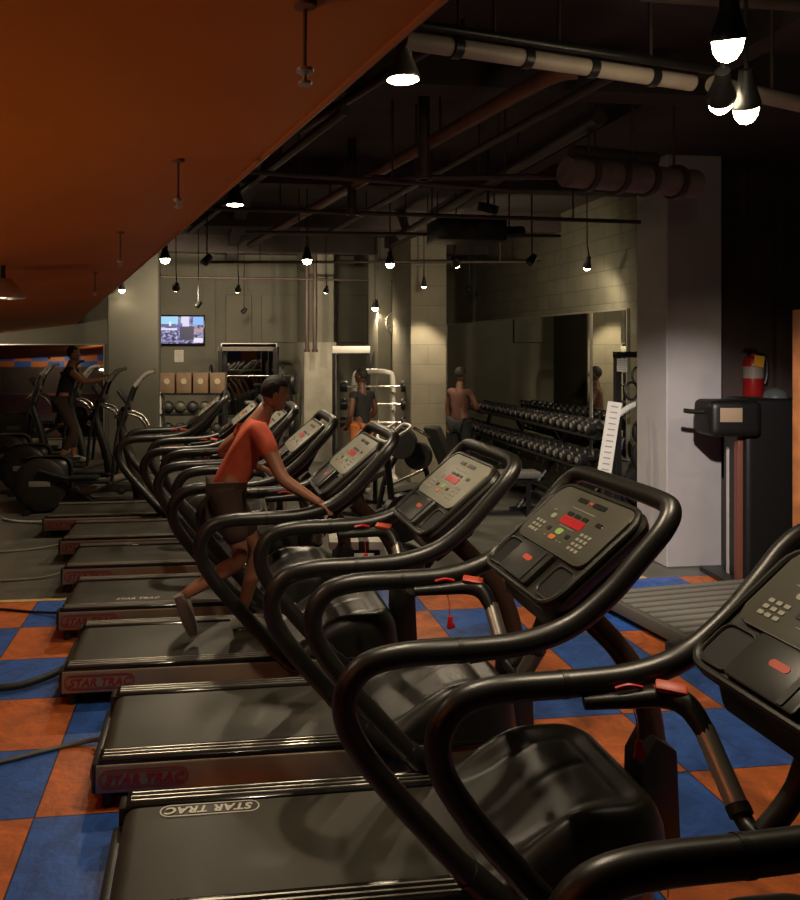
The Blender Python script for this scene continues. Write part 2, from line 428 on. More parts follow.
def soffit_z(p):
    s = (Vector((p.x, p.y, 0)) - Vector((sa.x, sa.y, 0))).dot(sleft)
    return 2.5 - .135*max(s, 0)
def on_soffit(px, py):
    d = 1.0
    for _ in range(60):
        p = F(px, py, d); e = soffit_z(p) - p.z
        d += e*800/(345-py)*.7
    return F(px, py, d), d
# sprinkler pendants under the soffit: pixel of the fixing and length in pixels
for px, py, l, lab in ((305, 4, 76, 'thin sprinkler drop under the orange soffit nearest the camera'),
                       (178, 160, 46, 'thin sprinkler drop in the middle of the orange soffit'),
                       (120, 232, 34, 'third sprinkler drop along the orange soffit'),
                       (95, 272, 24, 'farther sprinkler drop on the orange soffit, just before the pale one')):
    p, d = on_soffit(px, py); L = l*d/800
    t = thing('sprinkler_pendant', lab, 'sprinkler', (p.x, p.y, p.z))
    MB().cyl((0,0,.004), (0,0,-L*.85), .0025*d**.3, seg=8).build('drop_pipe', M_opipe, t)
    MB().lathe([(0,0),(.010,0),(.010,-.004),(.003,-.008),(.003,-.014),(.008,-.015),(.008,-.018),(0,-.018)], (0,0,-L*.85), seg=12).build('sprinkler_head', M_steel, t)
    MB().lathe([(0,.0),(.014,0),(.013,-.006),(.003,-.008),(0,-.008)], (0,0,.002), seg=12).build('ceiling_cup', M_opipe, t)

# ------------------------------------------------------------------ ceiling services
def pipe(name, a, b, r, m, label, cat='pipe', group=None, clamps=0, clamp_m=None, hang=0):
    a, b = Vector(a), Vector(b)
    t = thing(name, label, cat, a, 0, group)
    MB().cyl((0,0,0), b-a, r, seg=16).build('pipe_run', m, t)
    for k in range(clamps):
        f = (k+.7)/(clamps+.4); c = (b-a)*f; n = (b-a).normalized()
        MB().cyl(c - n*.02, c + n*.02, r*1.22, seg=16).build('pipe_clamp', clamp_m or M_black, t)
    for k in range(hang):
        f = (k+.5)/hang; c = (b-a)*f
        z = CEIL - (a+c).z
        if z > .02: MB().cyl(c, c+Vector((0,0,z)), .008, seg=6).build('hanger_rod', M_pipe, t)
    return t
# pale conduit with the black track above it, top right
A, B = FZ(404, 40, 3.3), FZ(692, 83, 3.3)
pipe('ceiling_pipe', A, B, .036, M_pipe_w, 'pale round pipe with dark clamps crossing the ceiling at top right', clamps=4, hang=3)
pipe('ceiling_track', A+Vector((.0,-.03,.055)), B+Vector((.12,-.03,.05)), .02, M_black, 'black lighting track running along the pale ceiling pipe', 'track', hang=2)
C_ = FZ(800, 106, 3.3)
pipe('ceiling_pipe', B+Vector((.10,.0,0)), C_+Vector((1,.35,0)), .038, M_pipe_w, 'pale pipe continuing to the right edge behind the bright spotlights', hang=2)
pipe('ceiling_pipe', FZ(640, -6, 3.6), FZ(830, 6, 3.6), .03, M_pipe, 'thin dark pipe at the very top right of the ceiling')
# rust pipe running to far left
t = thing('ceiling_pipe', 'rust brown pipe running diagonally from the pale pipe to the far left', 'pipe', FZ(578, 70, 3.5))
o0 = Vector(t.location)
MB().tube([Vector((0,0,0)), FZ(556, 74, 3.5)-o0, FZ(520, 92, 3.5)-o0, FZ(440, 137, 3.5)-o0, FZ(330, 199, 3.5)-o0, FZ(250, 245, 3.5)-o0], .045, 14).build('pipe_run', M_opipe, t)
for q in ((440,137),(330,199)):
    c = FZ(*q, 3.5)-o0; MB().cyl(c, c+Vector((0,0,CEIL-3.5)), .008, seg=6).build('hanger_rod', M_pipe, t)
# pale insulated duct over the right column
A, B = FZ(566, 172, 3.25), FZ(694, 184, 3.25)
d_ = pipe('air_duct', A, B, .10, mat('dusty_duct_wrap', (.17,.12,.11), .6, var=.2), 'fat wrapped duct with bands hanging left of the right column', 'duct', clamps=4, clamp_m=M_pipe, hang=3)
A2 = FZ(572, 152, 3.42)
MB().cyl(A2-A, FZ(655, 160, 3.42)-A, .05, seg=14).build('side_pipe', M_pipe, d_)
# beams
for k, (yy, w_) in enumerate(((4.6, .22), (7.6, .25), (10.4, .25), (13.2, .25))):
    struct(MB().bb((XL+.01, yy, CEIL-.26), (XR-.01 if yy < 7 else XM-.01, yy+w_, CEIL-.001)).build('ceiling_beam', M_ceil, smooth=False))
for k, xx in enumerate((-2.4, .3, 2.9)):
    struct(MB().bb((xx, YN+.02, CEIL-.18), (xx+.16, YF-.02, CEIL-.002)).build('ceiling_joist', M_ceil, smooth=False))
pr = [((372,178),(640,176),3.35,.022,'straight dark pipe across the ceiling at column height'),
      ((250,172),(520,190),3.3,.018,'thin dark pipe behind the rust pipe'),
      ((200,208),(640,222),3.3,.02,'thin dark pipe above the far row of lamps'),
      ((245,232),(560,236),3.25,.018,'thin black pipe level with the black fan coil unit'),
      ((200,262),(560,262),3.3,.02,'far dark pipe just under the row of lamps'),
      ((112,276),(420,281),3.25,.02,'farthest dark pipe over the weights area')]
for (a_, b_, z, r, lab) in pr:
    pipe('ceiling_pipe', FZ(*a_, z), FZ(*b_, z), r, M_pipe, lab, hang=3)
pl = [((345,110),(190,232),3.45,.03,'dark pipe alongside the orange soffit edge'),
      ((640,60),(330,232),3.55,.03,'dark pipe running beside the rust pipe toward the back'),
      ((600,118),(400,236),3.6,.05,'thick dark pipe running toward the back wall'),
      ((470,22),(300,130),3.6,.03,'dark pipe near the soffit corner at top centre')]
for (a_, b_, z, r, lab) in pl:
    pipe('ceiling_pipe', FZ(*a_, z), FZ(*b_, z), r, M_pipe, lab, hang=2)
# vertical droppers
for (px, py0, py1, d, lab) in ((352,150,215,7,'dark vertical drop pipe left of centre on the ceiling'),(424,95,180,5.5,'dark vertical drop pipe at the ceiling centre'),
                          (307,285,352,14.0,'dark vertical pipe in front of the back column'),(315,285,352,14.0,'second vertical pipe in front of the back column')):
    p0, p1 = F(px,py0,d), F(px,py1,d); p0.z = CEIL
    t = thing('drop_pipe', lab, 'pipe', p0)
    MB().cyl((0,0,0), p1-p0, .04, seg=12).build('pipe_run', M_pipe, t)
    MB().cyl(p1-p0+Vector((0,0,.0)), p1-p0+Vector((0,0,.05)), .055, seg=12).build('pipe_flange', M_pipe, t)
# black fan coil unit
p = F(466, 232, 8.2)
t = thing('fan_coil_unit', 'black fan coil unit slung under the ceiling in the middle', 'air conditioner', p)
MB().box((0,0,0), (.72,.45,.22), bev=.03).build('housing', M_black, t)
MB().cyl((-.2,-.235,0), (-.2,-.22,0), .085).build('fan_grille', M_rubber, t)
MB().cyl((.12,-.235,0), (.12,-.22,0), .085).build('fan_grille', M_rubber, t)
MB().cyl((.36,0,0), (.62,.05,.02), .06).build('duct_spigot', M_black, t)
for sx in (-.3,.3): MB().cyl((sx,0,.1), (sx,0,CEIL-p.z), .008, seg=6).build('hanger_rod', M_pipe, t)
t = thing('security_camera', 'small black camera bracket on the ceiling above the fan coil unit', 'camera', F(488, 208, 7.4))
MB().box((0,0,0), (.09,.18,.08), (R(20),0,R(30)), .01).build('camera_body', M_black, t)
MB().cyl((0,0,.03), (.0,0,CEIL-t.location.z), .014, seg=8).build('bracket', M_black, t)

# ------------------------------------------------------------------ lamps
def spot(parent, loc, tgt, watts, cone, blend=.6, col=(1,.80,.55), rad=.05):
    l = bpy.data.lights.new('lamp_beam', 'SPOT'); l.energy = watts; l.spot_size = R(cone); l.spot_blend = blend; l.color = col; l.shadow_soft_size = rad
    o = bpy.data.objects.new('lamp_beam', l); COL.objects.link(o); o.parent = parent
    o.location = loc; d = Vector(tgt) - (Vector(parent.location) + Vector(loc)); o.rotation_euler = d.to_track_quat('-Z', 'Y').to_euler()
    return o
def lamp(px, py, z, lab, watts=60, cone=110, aim=None, size=.06, col=(1,.80,.55), dome=.9, m=None):
    p = FZ(px, py, z)
    t = thing('ceiling_spotlight', lab, 'spotlight', p)
    tgt = Vector(aim) if aim else Vector((p.x, p.y, 0))
    ax = (p - tgt).normalized()      # points up out of the back of the lamp
    s = size
    MB().lathe([(s,0),(s*1.05,.01),(s*.95,.03),(s*.7,.07),(s*.55,.10),(s*.5,.14),(0,.145)], (0,0,0), ax, 24).build('lamp_housing', m or M_iron, t)
    MB().lathe([(0,-s*dome),(s*.5,-s*dome*.85),(s*.8,-s*dome*.5),(s*.92,0),(s*.92,.012),(0,.012)], (0,0,0), ax, 24).build('lamp_lens', M_bulb, t)
    top = ax*.12
    h = MB(); h.tube([top, top+Vector((0,0,.05)), Vector((0,0,.26))], .008, 8); h.cyl((0,0,.25), (0,0,CEIL-p.z), .007, seg=8); h.build('hanging_stem', M_black, t)
    spot(t, -ax*(s*dome+.02), tgt, watts, cone, col=col)
    return t
# ================================================================== TREADMILL (x forward, +y = far side, origin at rear centre on the floor)
ST_TXT = text_mesh('STAR TRAC', .062, .0006, shear=.25, spacing=1.10, bold=.0022)
RAIL = [(1.46,.17),(1.30,.30),(1.12,.50),(.96,.69),(.875,.83),(.865,.94),(.925,1.03),(1.05,1.065),(1.26,1.072),(1.47,1.085),(1.64,1.135),(1.78,1.235),(1.90,1.36),(1.985,1.455)]
CON_O = Vector((1.60, 0, 1.165)); CON_V = Vector((.37, 0, .315)).normalized(); CON_N = Vector((-CON_V.z, 0, CON_V.x))
def con(u, v, n=0.0):
    """point on the console: u to the runner's right (towards the camera), v up the slope, n out of it"""
    return CON_O + Vector((0, -u, 0)) + CON_V*v + CON_N*n
CON_M = Matrix((Vector((0,-1,0)), CON_V, CON_N)).transposed().to_4x4(); CON_M.translation = CON_O

def rrect(w, h, r, n=6, cx=0, cy=0):
    pts = []
    for (sx, sy, a0) in ((1,-1,-90),(1,1,0),(-1,1,90),(-1,-1,180)):
        for k in range(n+1):
            a = R(a0 + 90*k/n); pts.append((cx + sx*(w/2-r) + r*math.cos(a), cy + sy*(h/2-r) + r*math.sin(a)))
    return pts

def make_treadmill(panel_mat):
    t = thing('treadmill', 'x', 'treadmill')
    # side panels, each with a rounded front corner
    for s in (-1, 1):
        pl = [(0.07,.405*s),(1.84,.405*s)]
        for k in range(1, 8):
            a = k/7*math.pi/2; pl.append((1.84+.20*math.sin(a), (.205+.20*math.cos(a))*s))
        pl.append((2.04, .0))
        inn = [(2.0,0.0)] + [(1.83+.17*math.sin(a), (.19+.17*math.cos(a))*s) for a in [math.pi/2*(7-k)/7 for k in range(8)]] + [(0.07,.36*s)]
        m = MB(); m.prism(pl+inn, .085, .212, 'xy', bev=.008)
        o = m.build('side_panel', M_skirt, t)
        lo = MB(); M = frame((.285, .4065*s, .148), (s*-1, 0, 0), (0,0,1))
        if s < 0: M = frame((.285, -.4065, .148), (1,0,0), (0,0,1))
        add_mesh(lo, ST_TXT, M @ Matrix.Translation((0,-.004,.001)))
        pill_ring(lo, M, .40, .088, .006, .0015); pill_ring(lo, M, .375, .066, .0025, .0015)
        lo.build('maker_badge', M_redlab, o, smooth=False)
        MB().bb((.05,.30*s,.08),(.12,.398*s,.218), bev=.015).build('end_cap', M_plastic, t)
        # landing strip with ridges
        f = MB(); f.prism([(.08,.208),(1.60,.208),(1.60,.238),(.08,.232)], .285*s, .398*s, 'xz', bev=.006)
        fo = f.build('foot_rail', M_gloss, t)
        g = MB()
        for k in range(3):
            yy = (.315 + .028*k)*s; g.bb((.10,yy-.004,.232),(1.56,yy+.004,.2405))
        g.build('grip_ridges', M_steel, fo, smooth=False)
        MB().cyl((.12,.33*s,0),(.12,.33*s,.09), .03, seg=14).build('levelling_foot', M_rubber, t)
        MB().cyl((1.86,.30*s,0),(1.86,.30*s,.10), .035, seg=14).build('levelling_foot', M_rubber, t)
    # single front post with its boot
    st = MB(); st.tube([(2.185,0,.14),(2.185,0,.52),(2.13,0,.74),(2.03,0,.90),(1.86,0,1.07)], [.060,.052,.050,.046,.050], 16, flat=(.7,1.0))
    st.build('front_post', M_strut, t)
    bt = MB(); bt.prism([(2.09,.04),(2.27,.04),(2.25,.50),(2.16,.56),(2.10,.46)], -.075, .075, 'xz', bev=.02)
    bt.build('post_boot', M_black, t)
    MB().bb((1.9,-.11,.05),(2.14,.11,.13), bev=.01).build('post_bracket', M_black, t)
    m = MB(); m.bb((.12,-.36,.07),(1.95,.36,.17), bev=.01); m.build('deck_frame', M_black, t)
    # belt wrapped over rear roller
    prof = [(1.62,.232),(.14,.226)]
    for k in range(9):
        a = math.pi/2 + math.pi*k/8; prof.append((.125+.052*math.cos(a), .173+.052*math.sin(a)))
    prof += [(.14,.12),(1.62,.12)]
    m = MB(); m.prism(prof, -.278, .278, 'xz'); belt = m.build('running_belt', M_belt, t)
    m = MB(); m.bb((.03,-.30,.085),(.08,.30,.15), bev=.015); m.build('rear_guard', M_plastic, t)
    # hood: moulded height field
    m = MB(); bm = m.bm; NX, NY = 44, 48; g = []
    def sm(a, b, x): x = min(max((x-a)/(b-a), 0), 1); return x*x*(3-2*x)
    X0, X1, YH, RC = 1.36, 2.10, .400, .20
    for i in range(NX+1):
        row = []
        for j in range(NY+1):
            x = X0 + (X1-X0)*i/NX; y = YH*(-1 + 2*j/NY)
            if x > X1-RC and abs(y) > YH-RC:      # pull the square corner onto the rounded one
                dx, dy = x-(X1-RC), abs(y)-(YH-RC); l = math.hypot(dx, dy); k = max(dx, dy)/l if l > 1e-6 else 1
                x = X1-RC+dx*k; y = math.copysign(YH-RC+dy*k, y); sd = RC - math.hypot(dx*k, dy*k)
            else: sd = min(X1-x, YH-abs(y))
            rise = sm(X0-.06, X0+.42, x)
            roll = math.sqrt(max(0, 1-(1-min(sd/.10, 1))**2))           # rounded outer shoulder
            dip = sm(.085, .165, sd)                                     # falls into the centre panel
            cen = .62 + .30*sm(X0+.15, X1-.20, x)
            z = (.225*rise + .012)*roll*(1-dip + dip*cen)
            z -= .007*math.exp(-((sd-.175)/.010)**2)*sm(X0+.1, X0+.25, x)*(1 if x < X1-.1 else 0)
            z -= .006*math.exp(-((y+.02*math.sin(x*9))/.012)**2)*sm(X0+.25, X0+.35, x)*(1-sm(X1-.25, X1-.17, x))
            if i == 0: z = 0
            row.append(bm.verts.new((x, y, .213 + z)))
        g.append(row)
    for i in range(NX):
        for j in range(NY): bm.faces.new((g[i][j], g[i][j+1], g[i+1][j+1], g[i+1][j]))
    for (ring) in ([g[0][j] for j in range(NY+1)], [g[NX][j] for j in range(NY+1)]):
        b2 = [bm.verts.new((v.co.x, v.co.y, .12)) for v in ring]
        for j in range(NY): bm.faces.new((ring[j], ring[j+1], b2[j+1], b2[j]))
    m.build('motor_hood', M_hood, t)
    m = MB(); m.tube([(1.50,-.385,.20),(1.9,-.385,.205),(2.02,-.27,.21),(2.05,0,.21),(2.02,.27,.21),(1.9,.385,.205),(1.50,.385,.20)], .018, 10); m.build('hood_trim', M_gloss, t)
    # one tube: near rail, hoop over the console, far rail
    path = [(x, -.41, z) for (x, z) in RAIL] + [(2.035,-.375,1.515),(2.045,-.29,1.535),(2.045,0,1.538),(2.045,.29,1.535),(2.035,.375,1.515)] + [(x, .41, z) for (x, z) in reversed(RAIL)]
    m = MB(); m.tube(path, [.045,.043,.041,.041,.041,.040,.038,.036,.036,.036,.036,.036,.038,.040,.041,.041,.041,.043,.045], 18, n=7)
    m.build('handrail', M_foam, t)
    for s in (-1, 1):
        MB().tube([(1.245,.41*s,1.0715),(1.262,.41*s,1.0722)], .0425, 20, raw=True).build('rail_collar', M_black, t)
        MB().tube([(1.28,.41*s,.32),(1.42,.41*s,.19)], [.05,.052], 16, raw=True, flat=(1,.95)).build('rail_socket', M_black, t)
        # heart rate branch
        br = MB(); br.tube([(1.30,.372*s,1.030),(1.42,.352*s,1.040),(1.52,.335*s,1.050),(1.575,.300*s,1.045),(1.595,.25*s,1.005),(1.60,.215*s,.965)], [.020,.024,.030,.036,.030,.026], 12)
        br.build('grip_arm', M_black, t)
        sg = MB(); sg.tube([(1.60,.245*s,.998),(1.605,.10*s,.850)], .0300, 16, raw=True); so = sg.build('sensor_grip', M_steel, t)
        pd = MB(); pd.box((1.545,.318*s,1.083), (.088,.040,.024), (R(24*s),R(4),R(-28*s)), bev=.009); pd.build('sensor_pad', M_redpad, t)
        cl = MB(); cl.tube([(1.605,.105*s,.855),(1.605,.085*s,.838)], .033, 16, raw=True); cl.build('grip_ring', M_black, t)
    m = MB(); m.tube([(1.605,-.09,.842),(1.605,-.05,.822),(1.605,.05,.822),(1.605,.09,.842)], .025, 12); m.build('cross_bar', M_black, t)
    m = MB(); m.tube([(1.605,0,.84),(1.70,0,.95),(1.80,0,1.16)], [.03,.03,.05], 12); m.build('cross_bar_stem', M_black, t)
    # console
    m = MB()
    out = rrect(.66, .50, .085, 7, 0, .25)
    n = len(out); bm = m.bm
    layers = [(1.0,.0),(1.03,-.02),(1.0,-.05),(.86,-.085)]
    rg = [[bm.verts.new(CON_M @ Vector((x*k, (y-.25)*k+.25, z))) for (x, y) in out] for (k, z) in layers]
    for A_, B_ in zip(rg, rg[1:]):
        for k in range(n): bm.faces.new((A_[k], A_[(k+1) % n], B_[(k+1) % n], B_[k]))
    bm.faces.new(rg[-1]); bm.faces.new(list(reversed(rg[0])))
    c = m.build('console', M_plastic, t)
    # raised rim round the tray
    m = MB(); m.tube([CON_M @ Vector((x, y, .006)) for (x, y) in rrect(.655,.495,.085,5,0,.25)], .012, 8, closed=True, raw=True); m.build('console_rim', M_plastic, c)
    # flat black patches: the shade inside two cup wells put into the colour
    for sx in (-1, 1):
        m = MB(); m.prism([(x, y) for (x, y) in rrect(.135,.135,.035,4,sx*.235,.095)], .001, .004, 'xy'); m.xf(CON_M); m.build('cup_well', M_well, c, smooth=False)
        m = MB(); m.tube([CON_M @ Vector((x, y, .006)) for (x, y) in rrect(.14,.14,.035,4,sx*.235,.095)], .006, 6, closed=True, raw=True); m.build('cup_rim', M_plastic, c)
    m = MB(); m.prism(rrect(.27,.16,.012,3,-.03,.10), .0, .022, 'xy', bev=.005); m.xf(CON_M); bk = m.build('reading_rest', M_plastic, c)
    m = MB(); m.prism(rrect(.072,.024,.0119,6,-.03,.115), .0215, .0235, 'xy'); m.xf(CON_M); m.build('oval_badge', M_redpad, bk, smooth=False)
    m = MB(); m.prism(rrect(.022,.15,.004,2,.055,.10), .022, .026, 'xy'); m.xf(CON_M); m.build('page_clip', M_dkey, bk, smooth=False)
    # face panel
    m = MB(); m.prism(rrect(.60,.30,.05,6,0,.335), -.002, .016, 'xy', bev=.006); m.xf(CON_M); fp = m.build('face_panel', panel_mat, c)
    def patch(name, x, y, w_, h_, mm, r=.004, hh=.0185, par=fp):
        q = MB(); x *= 1.25; w_ *= 1.25; q.prism(rrect(w_, h_, r, 3, x, y), .0145, hh, 'xy'); q.xf(CON_M); return q.build(name, mm, par, smooth=False)
    patch('red_display', 0.0, .335, .145, .040, M_led); 
    for x in (-.05, 0, .05): patch('small_display', x*.98, .370, .036, .016, M_glass_d)
    patch('speaker_slot', -.055, .445, .062, .020, M_glass_d); patch('speaker_slot', .055, .445, .078, .022, M_glass_d)
    patch('status_light', 0.0, .445, .02, .010, M_redpad)
    patch('side_display', .135, .372, .034, .018, M_glass_d)
    patch('start_key', -.015, .278, .040, .030, M_greenkey, .012)
    patch('stop_key', -.025, .243, .040, .022, M_orkey, .010)
    patch('arrow_key', -.085, .272, .024, .020, M_dkey); patch('arrow_key', .05, .272, .024, .020, M_dkey)
    patch('round_key', -.125, .330, .030, .026, M_key, .012)
    for sx, x0 in ((-1, -.185), (1, .105)):
        q = MB()
        for i in range(3):
            for j in range(4 if sx > 0 else 3):
                q.prism(rrect(.021, .014, .003, 2, x0*1.25 + .031*i, .235 + .024*j), .0145, .0185, 'xy')
        q.xf(CON_M); q.build('keypad', M_key, fp, smooth=False)
    q = MB()
    for (x, y, w_) in ((-.215,.235,.016),(-.085,.238,.02),(.05,.238,.02),(.02,.238,.012),(-.19,.36,.03),(.19,.37,.02),(0,.305,.12),(0,.4,.19)):
        q.prism([(x-w_/2,y-.0015),(x+w_/2,y-.0015),(x+w_/2,y+.0015),(x-w_/2,y+.0015)], .0145, .0175, 'xy')
    q.xf(CON_M); q.build('printed_marks', M_key, fp, smooth=False)
    # neck under the console
    m = MB(); m.prism([(1.68,1.03),(1.86,1.16),(1.97,1.36),(1.80,1.24),(1.66,1.12)], -.28, .28, 'xz', bev=.02); m.build('console_yoke', M_black, t)
    # red safety clip on its cord
    m = MB(); m.tube([(1.44,.352,1.03),(1.442,.33,.99),(1.445,.325,.93)], .002, 6); sc_ = m.build('safety_cord', M_red, t)
    m = MB(); m.box((1.445,.325,.905), (.022,.012,.055), (0,R(8),0), .005); m.box((1.452,.325,.89), (.03,.014,.022), (0,R(-20),0), .004); m.build('safety_clip', M_red, sc_)
    m = MB()
    m.tube([(1.39,.356,1.075),(1.43,.35,1.085),(1.47,.345,1.078)], .006, 6); m.build('cord_loop', M_red, sc_)
    return t

TM = make_treadmill(M_panel)
rows = [(-.19, 1.90, 'nearest treadmill, its console cut off by the right edge of the photo'),
        (-.42, 3.02, 'second nearest treadmill, white maker name upside down on its belt'),
        (-.58, 4.08, 'third treadmill from the camera, its silver console in front of the flat bench'),
        (-.92, 5.16, 'fourth treadmill from the camera, the one the runner in orange red is on'),
        (-1.13, 6.22, 'treadmill standing at the edge of the checker tiles, white lettering on its belt'),
        (-1.30, 7.33, 'first treadmill wholly on the grey floor, next beyond the tile edge'),
        (-1.50, 8.33, 'second farthest treadmill, fully on the grey floor'),
        (-1.86, 9.37, 'farthest treadmill, next to the ellipticals with a white cord behind')]
TS = []
for k, (x, y, lab) in enumerate(rows):
    o = TM if k == 0 else copy_tree(TM)
    o.location = (x, y, 0); o['label'] = lab; o['group'] = 'row of treadmills'
    TS.append(o)
bpy.context.view_layer.update()
def kid(o, name):
    for c in kids(o):
        if c.name.split('.')[0] == name: return c
# the three middle treadmills have silver face panels
for o in TS[2:]:
    c = kid(o, 'console'); f = kid(c, 'face_panel'); 
    if o is TS[2]: pm = f.data.copy(); pm.materials[0] = M_panel_l
    f.data = pm
# printed belt names
def belt_badge(o, x, y, w_, rot, outline=True, body=None):
    b = kid(o, 'running_belt')
    m = MB(); a = R(rot); M = frame((x, y, .2275+ (x-.09)*.004), (math.cos(a), math.sin(a), 0), (-math.sin(a), math.cos(a), 0))
    me = body or ST_TXT
    add_mesh(m, me, M @ Matrix.Diagonal((w_/.40, w_/.40, 1, 1)) @ Matrix.Translation((0,-.003,.001)))
    if outline: pill_ring(m, M, w_, w_*.2, w_*.014, .0015)
    m.build('belt_name', M_whitelab, b, smooth=False)
belt_badge(TS[1], .42, .235, .40, 180)
belt_badge(TS[4], .60, -.20, .36, 0, False)
# ------------------------------------------------------------------ power cords
def cord(pts, r, m, k):
    P = [FZ(px, py, z) for (px, py, z) in pts]
    T0 = Vector(TS[k].location)
    P.append(T0 + Vector((.03, -.1, .11)))
    return MB().tube([p - P[0] for p in P], r, 10).build('power_cord', m, TS[k], loc=P[0]-T0)
cord([(-30,689,.03),(0,688,.03),(25,684,.03),(48,676,.035),(66,668,.05)], .022, M_rubber, 3)
cord([(-30,765,.012),(0,762,.012),(40,752,.012),(75,744,.014),(100,740,.05)], .012, M_greyrub, 2)
cord([(-30,608,.012),(0,609,.012),(35,612,.012),(66,613,.05)], .010, M_rubber, 4)
cord([(-30,582,.012),(0,581,.012),(40,578,.012),(68,571,.05)], .010, mat('grey_cord', (.22,.21,.18), .5), 5)
cord([(-30,553,.012),(0,552,.012),(35,549,.012),(66,543,.05)], .010, MATS['grey_cord'], 6)
cord([(3,519,.016),(14,521,.016),(30,522,.016),(52,522,.05)], .016, M_white, 7)
# ================================================================== WEIGHTS AREA
def P2(px, d): p = F(px, 345, d); return Vector((p.x, p.y, 0))

# television and notice on the back panel
YP = YF - .1
def wallpt(px, y):   # world x on the plane Y=y seen at pixel px
    k = (px-310)/800
    return y*(ST + k*CT)/(CT - k*ST)
def depth_at(px, y): return y/(CT - (px-310)/800*ST)
x0, x1 = wallpt(158, YP-.06), wallpt(205, YP-.06); dd = depth_at(181, YP-.06); z0, z1 = H-(-0)-(346-345)/800*dd+.0, H+(345-315)/800*dd
tv = thing('wall_television', 'flat television showing a bright blue and white street picture on the back wall', 'television', ((x0+x1)/2, YP-.06, (z0+z1)/2))
W_, H_ = x1-x0, z1-z0
MB().box((0,.02,0), (W_, .05, H_), bev=.008).build('screen_frame', M_gloss, tv)
MB().bb((-.12,.04,-.1), (.12,.059,.1)).build('wall_bracket', M_black, tv)
sm_ = bpy.data.materials.new('television_picture'); sm_.use_nodes = True; nt = sm_.node_tree; b = nt.nodes['Principled BSDF']
tc = nt.nodes.new('ShaderNodeTexCoord'); vo = nt.nodes.new('ShaderNodeTexVoronoi'); vo.inputs['Scale'].default_value = 9; no = nt.nodes.new('ShaderNodeTexNoise'); no.inputs['Scale'].default_value = 16; no.inputs['Detail'].default_value = 6
mpn = nt.nodes.new('ShaderNodeMapping'); mpn.inputs['Scale'].default_value = (1,1,1.6)
nt.links.new(tc.outputs['Object'], mpn.inputs[0]); nt.links.new(mpn.outputs[0], vo.inputs['Vector']); nt.links.new(mpn.outputs[0], no.inputs['Vector'])
cr = nt.nodes.new('ShaderNodeValToRGB'); e = cr.color_ramp.elements
e[0].position = .36; e[0].color = (.015,.02,.06,1); e[1].position = .66; e[1].color = (.75,.72,.95,1); q = e.new(.48); q.color = (.16,.15,.34,1); q = e.new(.56); q.color = (.34,.36,.70,1)
nt.links.new(no.outputs['Fac'], cr.inputs[0])
b.inputs['Base Color'].default_value = (.01,.01,.01,1); nt.links.new(cr.outputs[0], b.inputs['Emission Color']); b.inputs['Emission Strength'].default_value = .8
scn = MB().bb((-W_/2+.03,-.010,-H_/2+.05), (W_/2-.03,-.004,H_/2-.03)).build('screen', sm_, tv, smooth=False)
def tvp(x, z, w_, h_, c, es=.9, k=0):
    u = W_-.06; v = H_-.08; cx = -u/2 + x*u; cz = -H_/2+.05 + z*v
    nm = 'tv_%d' % (hash(c) % 9999)
    MB().bb((cx-w_*u/2,-.0135-k*.001,cz-h_*v/2), (cx+w_*u/2,-.009,cz+h_*v/2)).build('picture_area', mat(nm, (.01,.01,.01), .4, emit=c, es=es), scn, smooth=False)
tvp(.21,.86,.42,.28,(.35,.72,1.0)); tvp(.88,.84,.24,.30,(.22,.50,1.0)); tvp(.58,.80,.18,.40,(.75,.72,1.0),k=1); tvp(.22,.66,.30,.12,(.10,.12,.35),k=1); tvp(.24,.73,.05,.16,(.85,.9,1.0),k=2)
tvp(.2,.53,.4,.08,(.8,.75,.95)); tvp(.62,.38,.32,.5,(.03,.03,.08),k=2); tvp(.86,.48,.26,.16,(.45,.28,.30),k=1); tvp(.88,.12,.22,.18,(.9,.8,1.0),k=1); tvp(.47,.6,.10,.3,(.12,.13,.45),k=1)
def notice(px, py, w_px, h_px, y, lab, lines=5):
    d = depth_at(px, y); x = wallpt(px, y); z = H + (345-py)/800*d; w_, h_ = w_px/800*d, h_px/800*d
    o = thing('paper_notice', lab, 'notice', (x, y, z))
    MB().bb((-w_/2,-.003,-h_/2),(w_/2,0,h_/2)).build('sheet', M_paper, o, smooth=False)
    m = MB()
    for k in range(lines):
        zz = h_*(.34 - .68*k/(lines-1)); m.bb((-w_*.36,-.0042,zz-h_*.018),(w_*(.34-.1*(k%2)),-.003,zz+h_*.018))
    m.build('faint_lines', mat('faint_ink', (.35,.34,.32), .7), o, smooth=False)
notice(179, 356, 9, 12, YP-.002, 'white paper sheet on the wall below the television')

# wall clock on the pier beside the block column
p = F(399, 323, 13.3)
ck_ = thing('wall_clock', 'round wall clock high on the pier left of the lit block column', 'clock', (p.x, a2.y-.001, p.z))
MB().lathe([(0,-.03),(.20,-.03),(.21,0),(.20,.03),(.18,.03),(.18,.015),(0,.015)], (0,-.03,0), (0,-1,0), 32).build('clock_case', mat('clock_grey', (.20,.19,.16), .4), ck_)
MB().lathe([(0,.017),(.178,.017),(.178,.012),(0,.012)], (0,-.03,0), (0,-1,0), 32).build('clock_face', mat('clock_dial', (.34,.33,.27), .5), ck_, smooth=False)
h_ = MB(); h_.box((0,-.052,.05), (.012,.004,.11)); h_.box((.035,-.052,0), (.08,.004,.012)); h_.build('clock_hands', M_black, ck_)
m = MB()
for k in range(12):
    a = k*math.pi/6; m.box((.15*math.sin(a),-.051,.15*math.cos(a)), (.01,.003,.026), (0,a,0))
m.build('hour_marks', M_black, ck_)

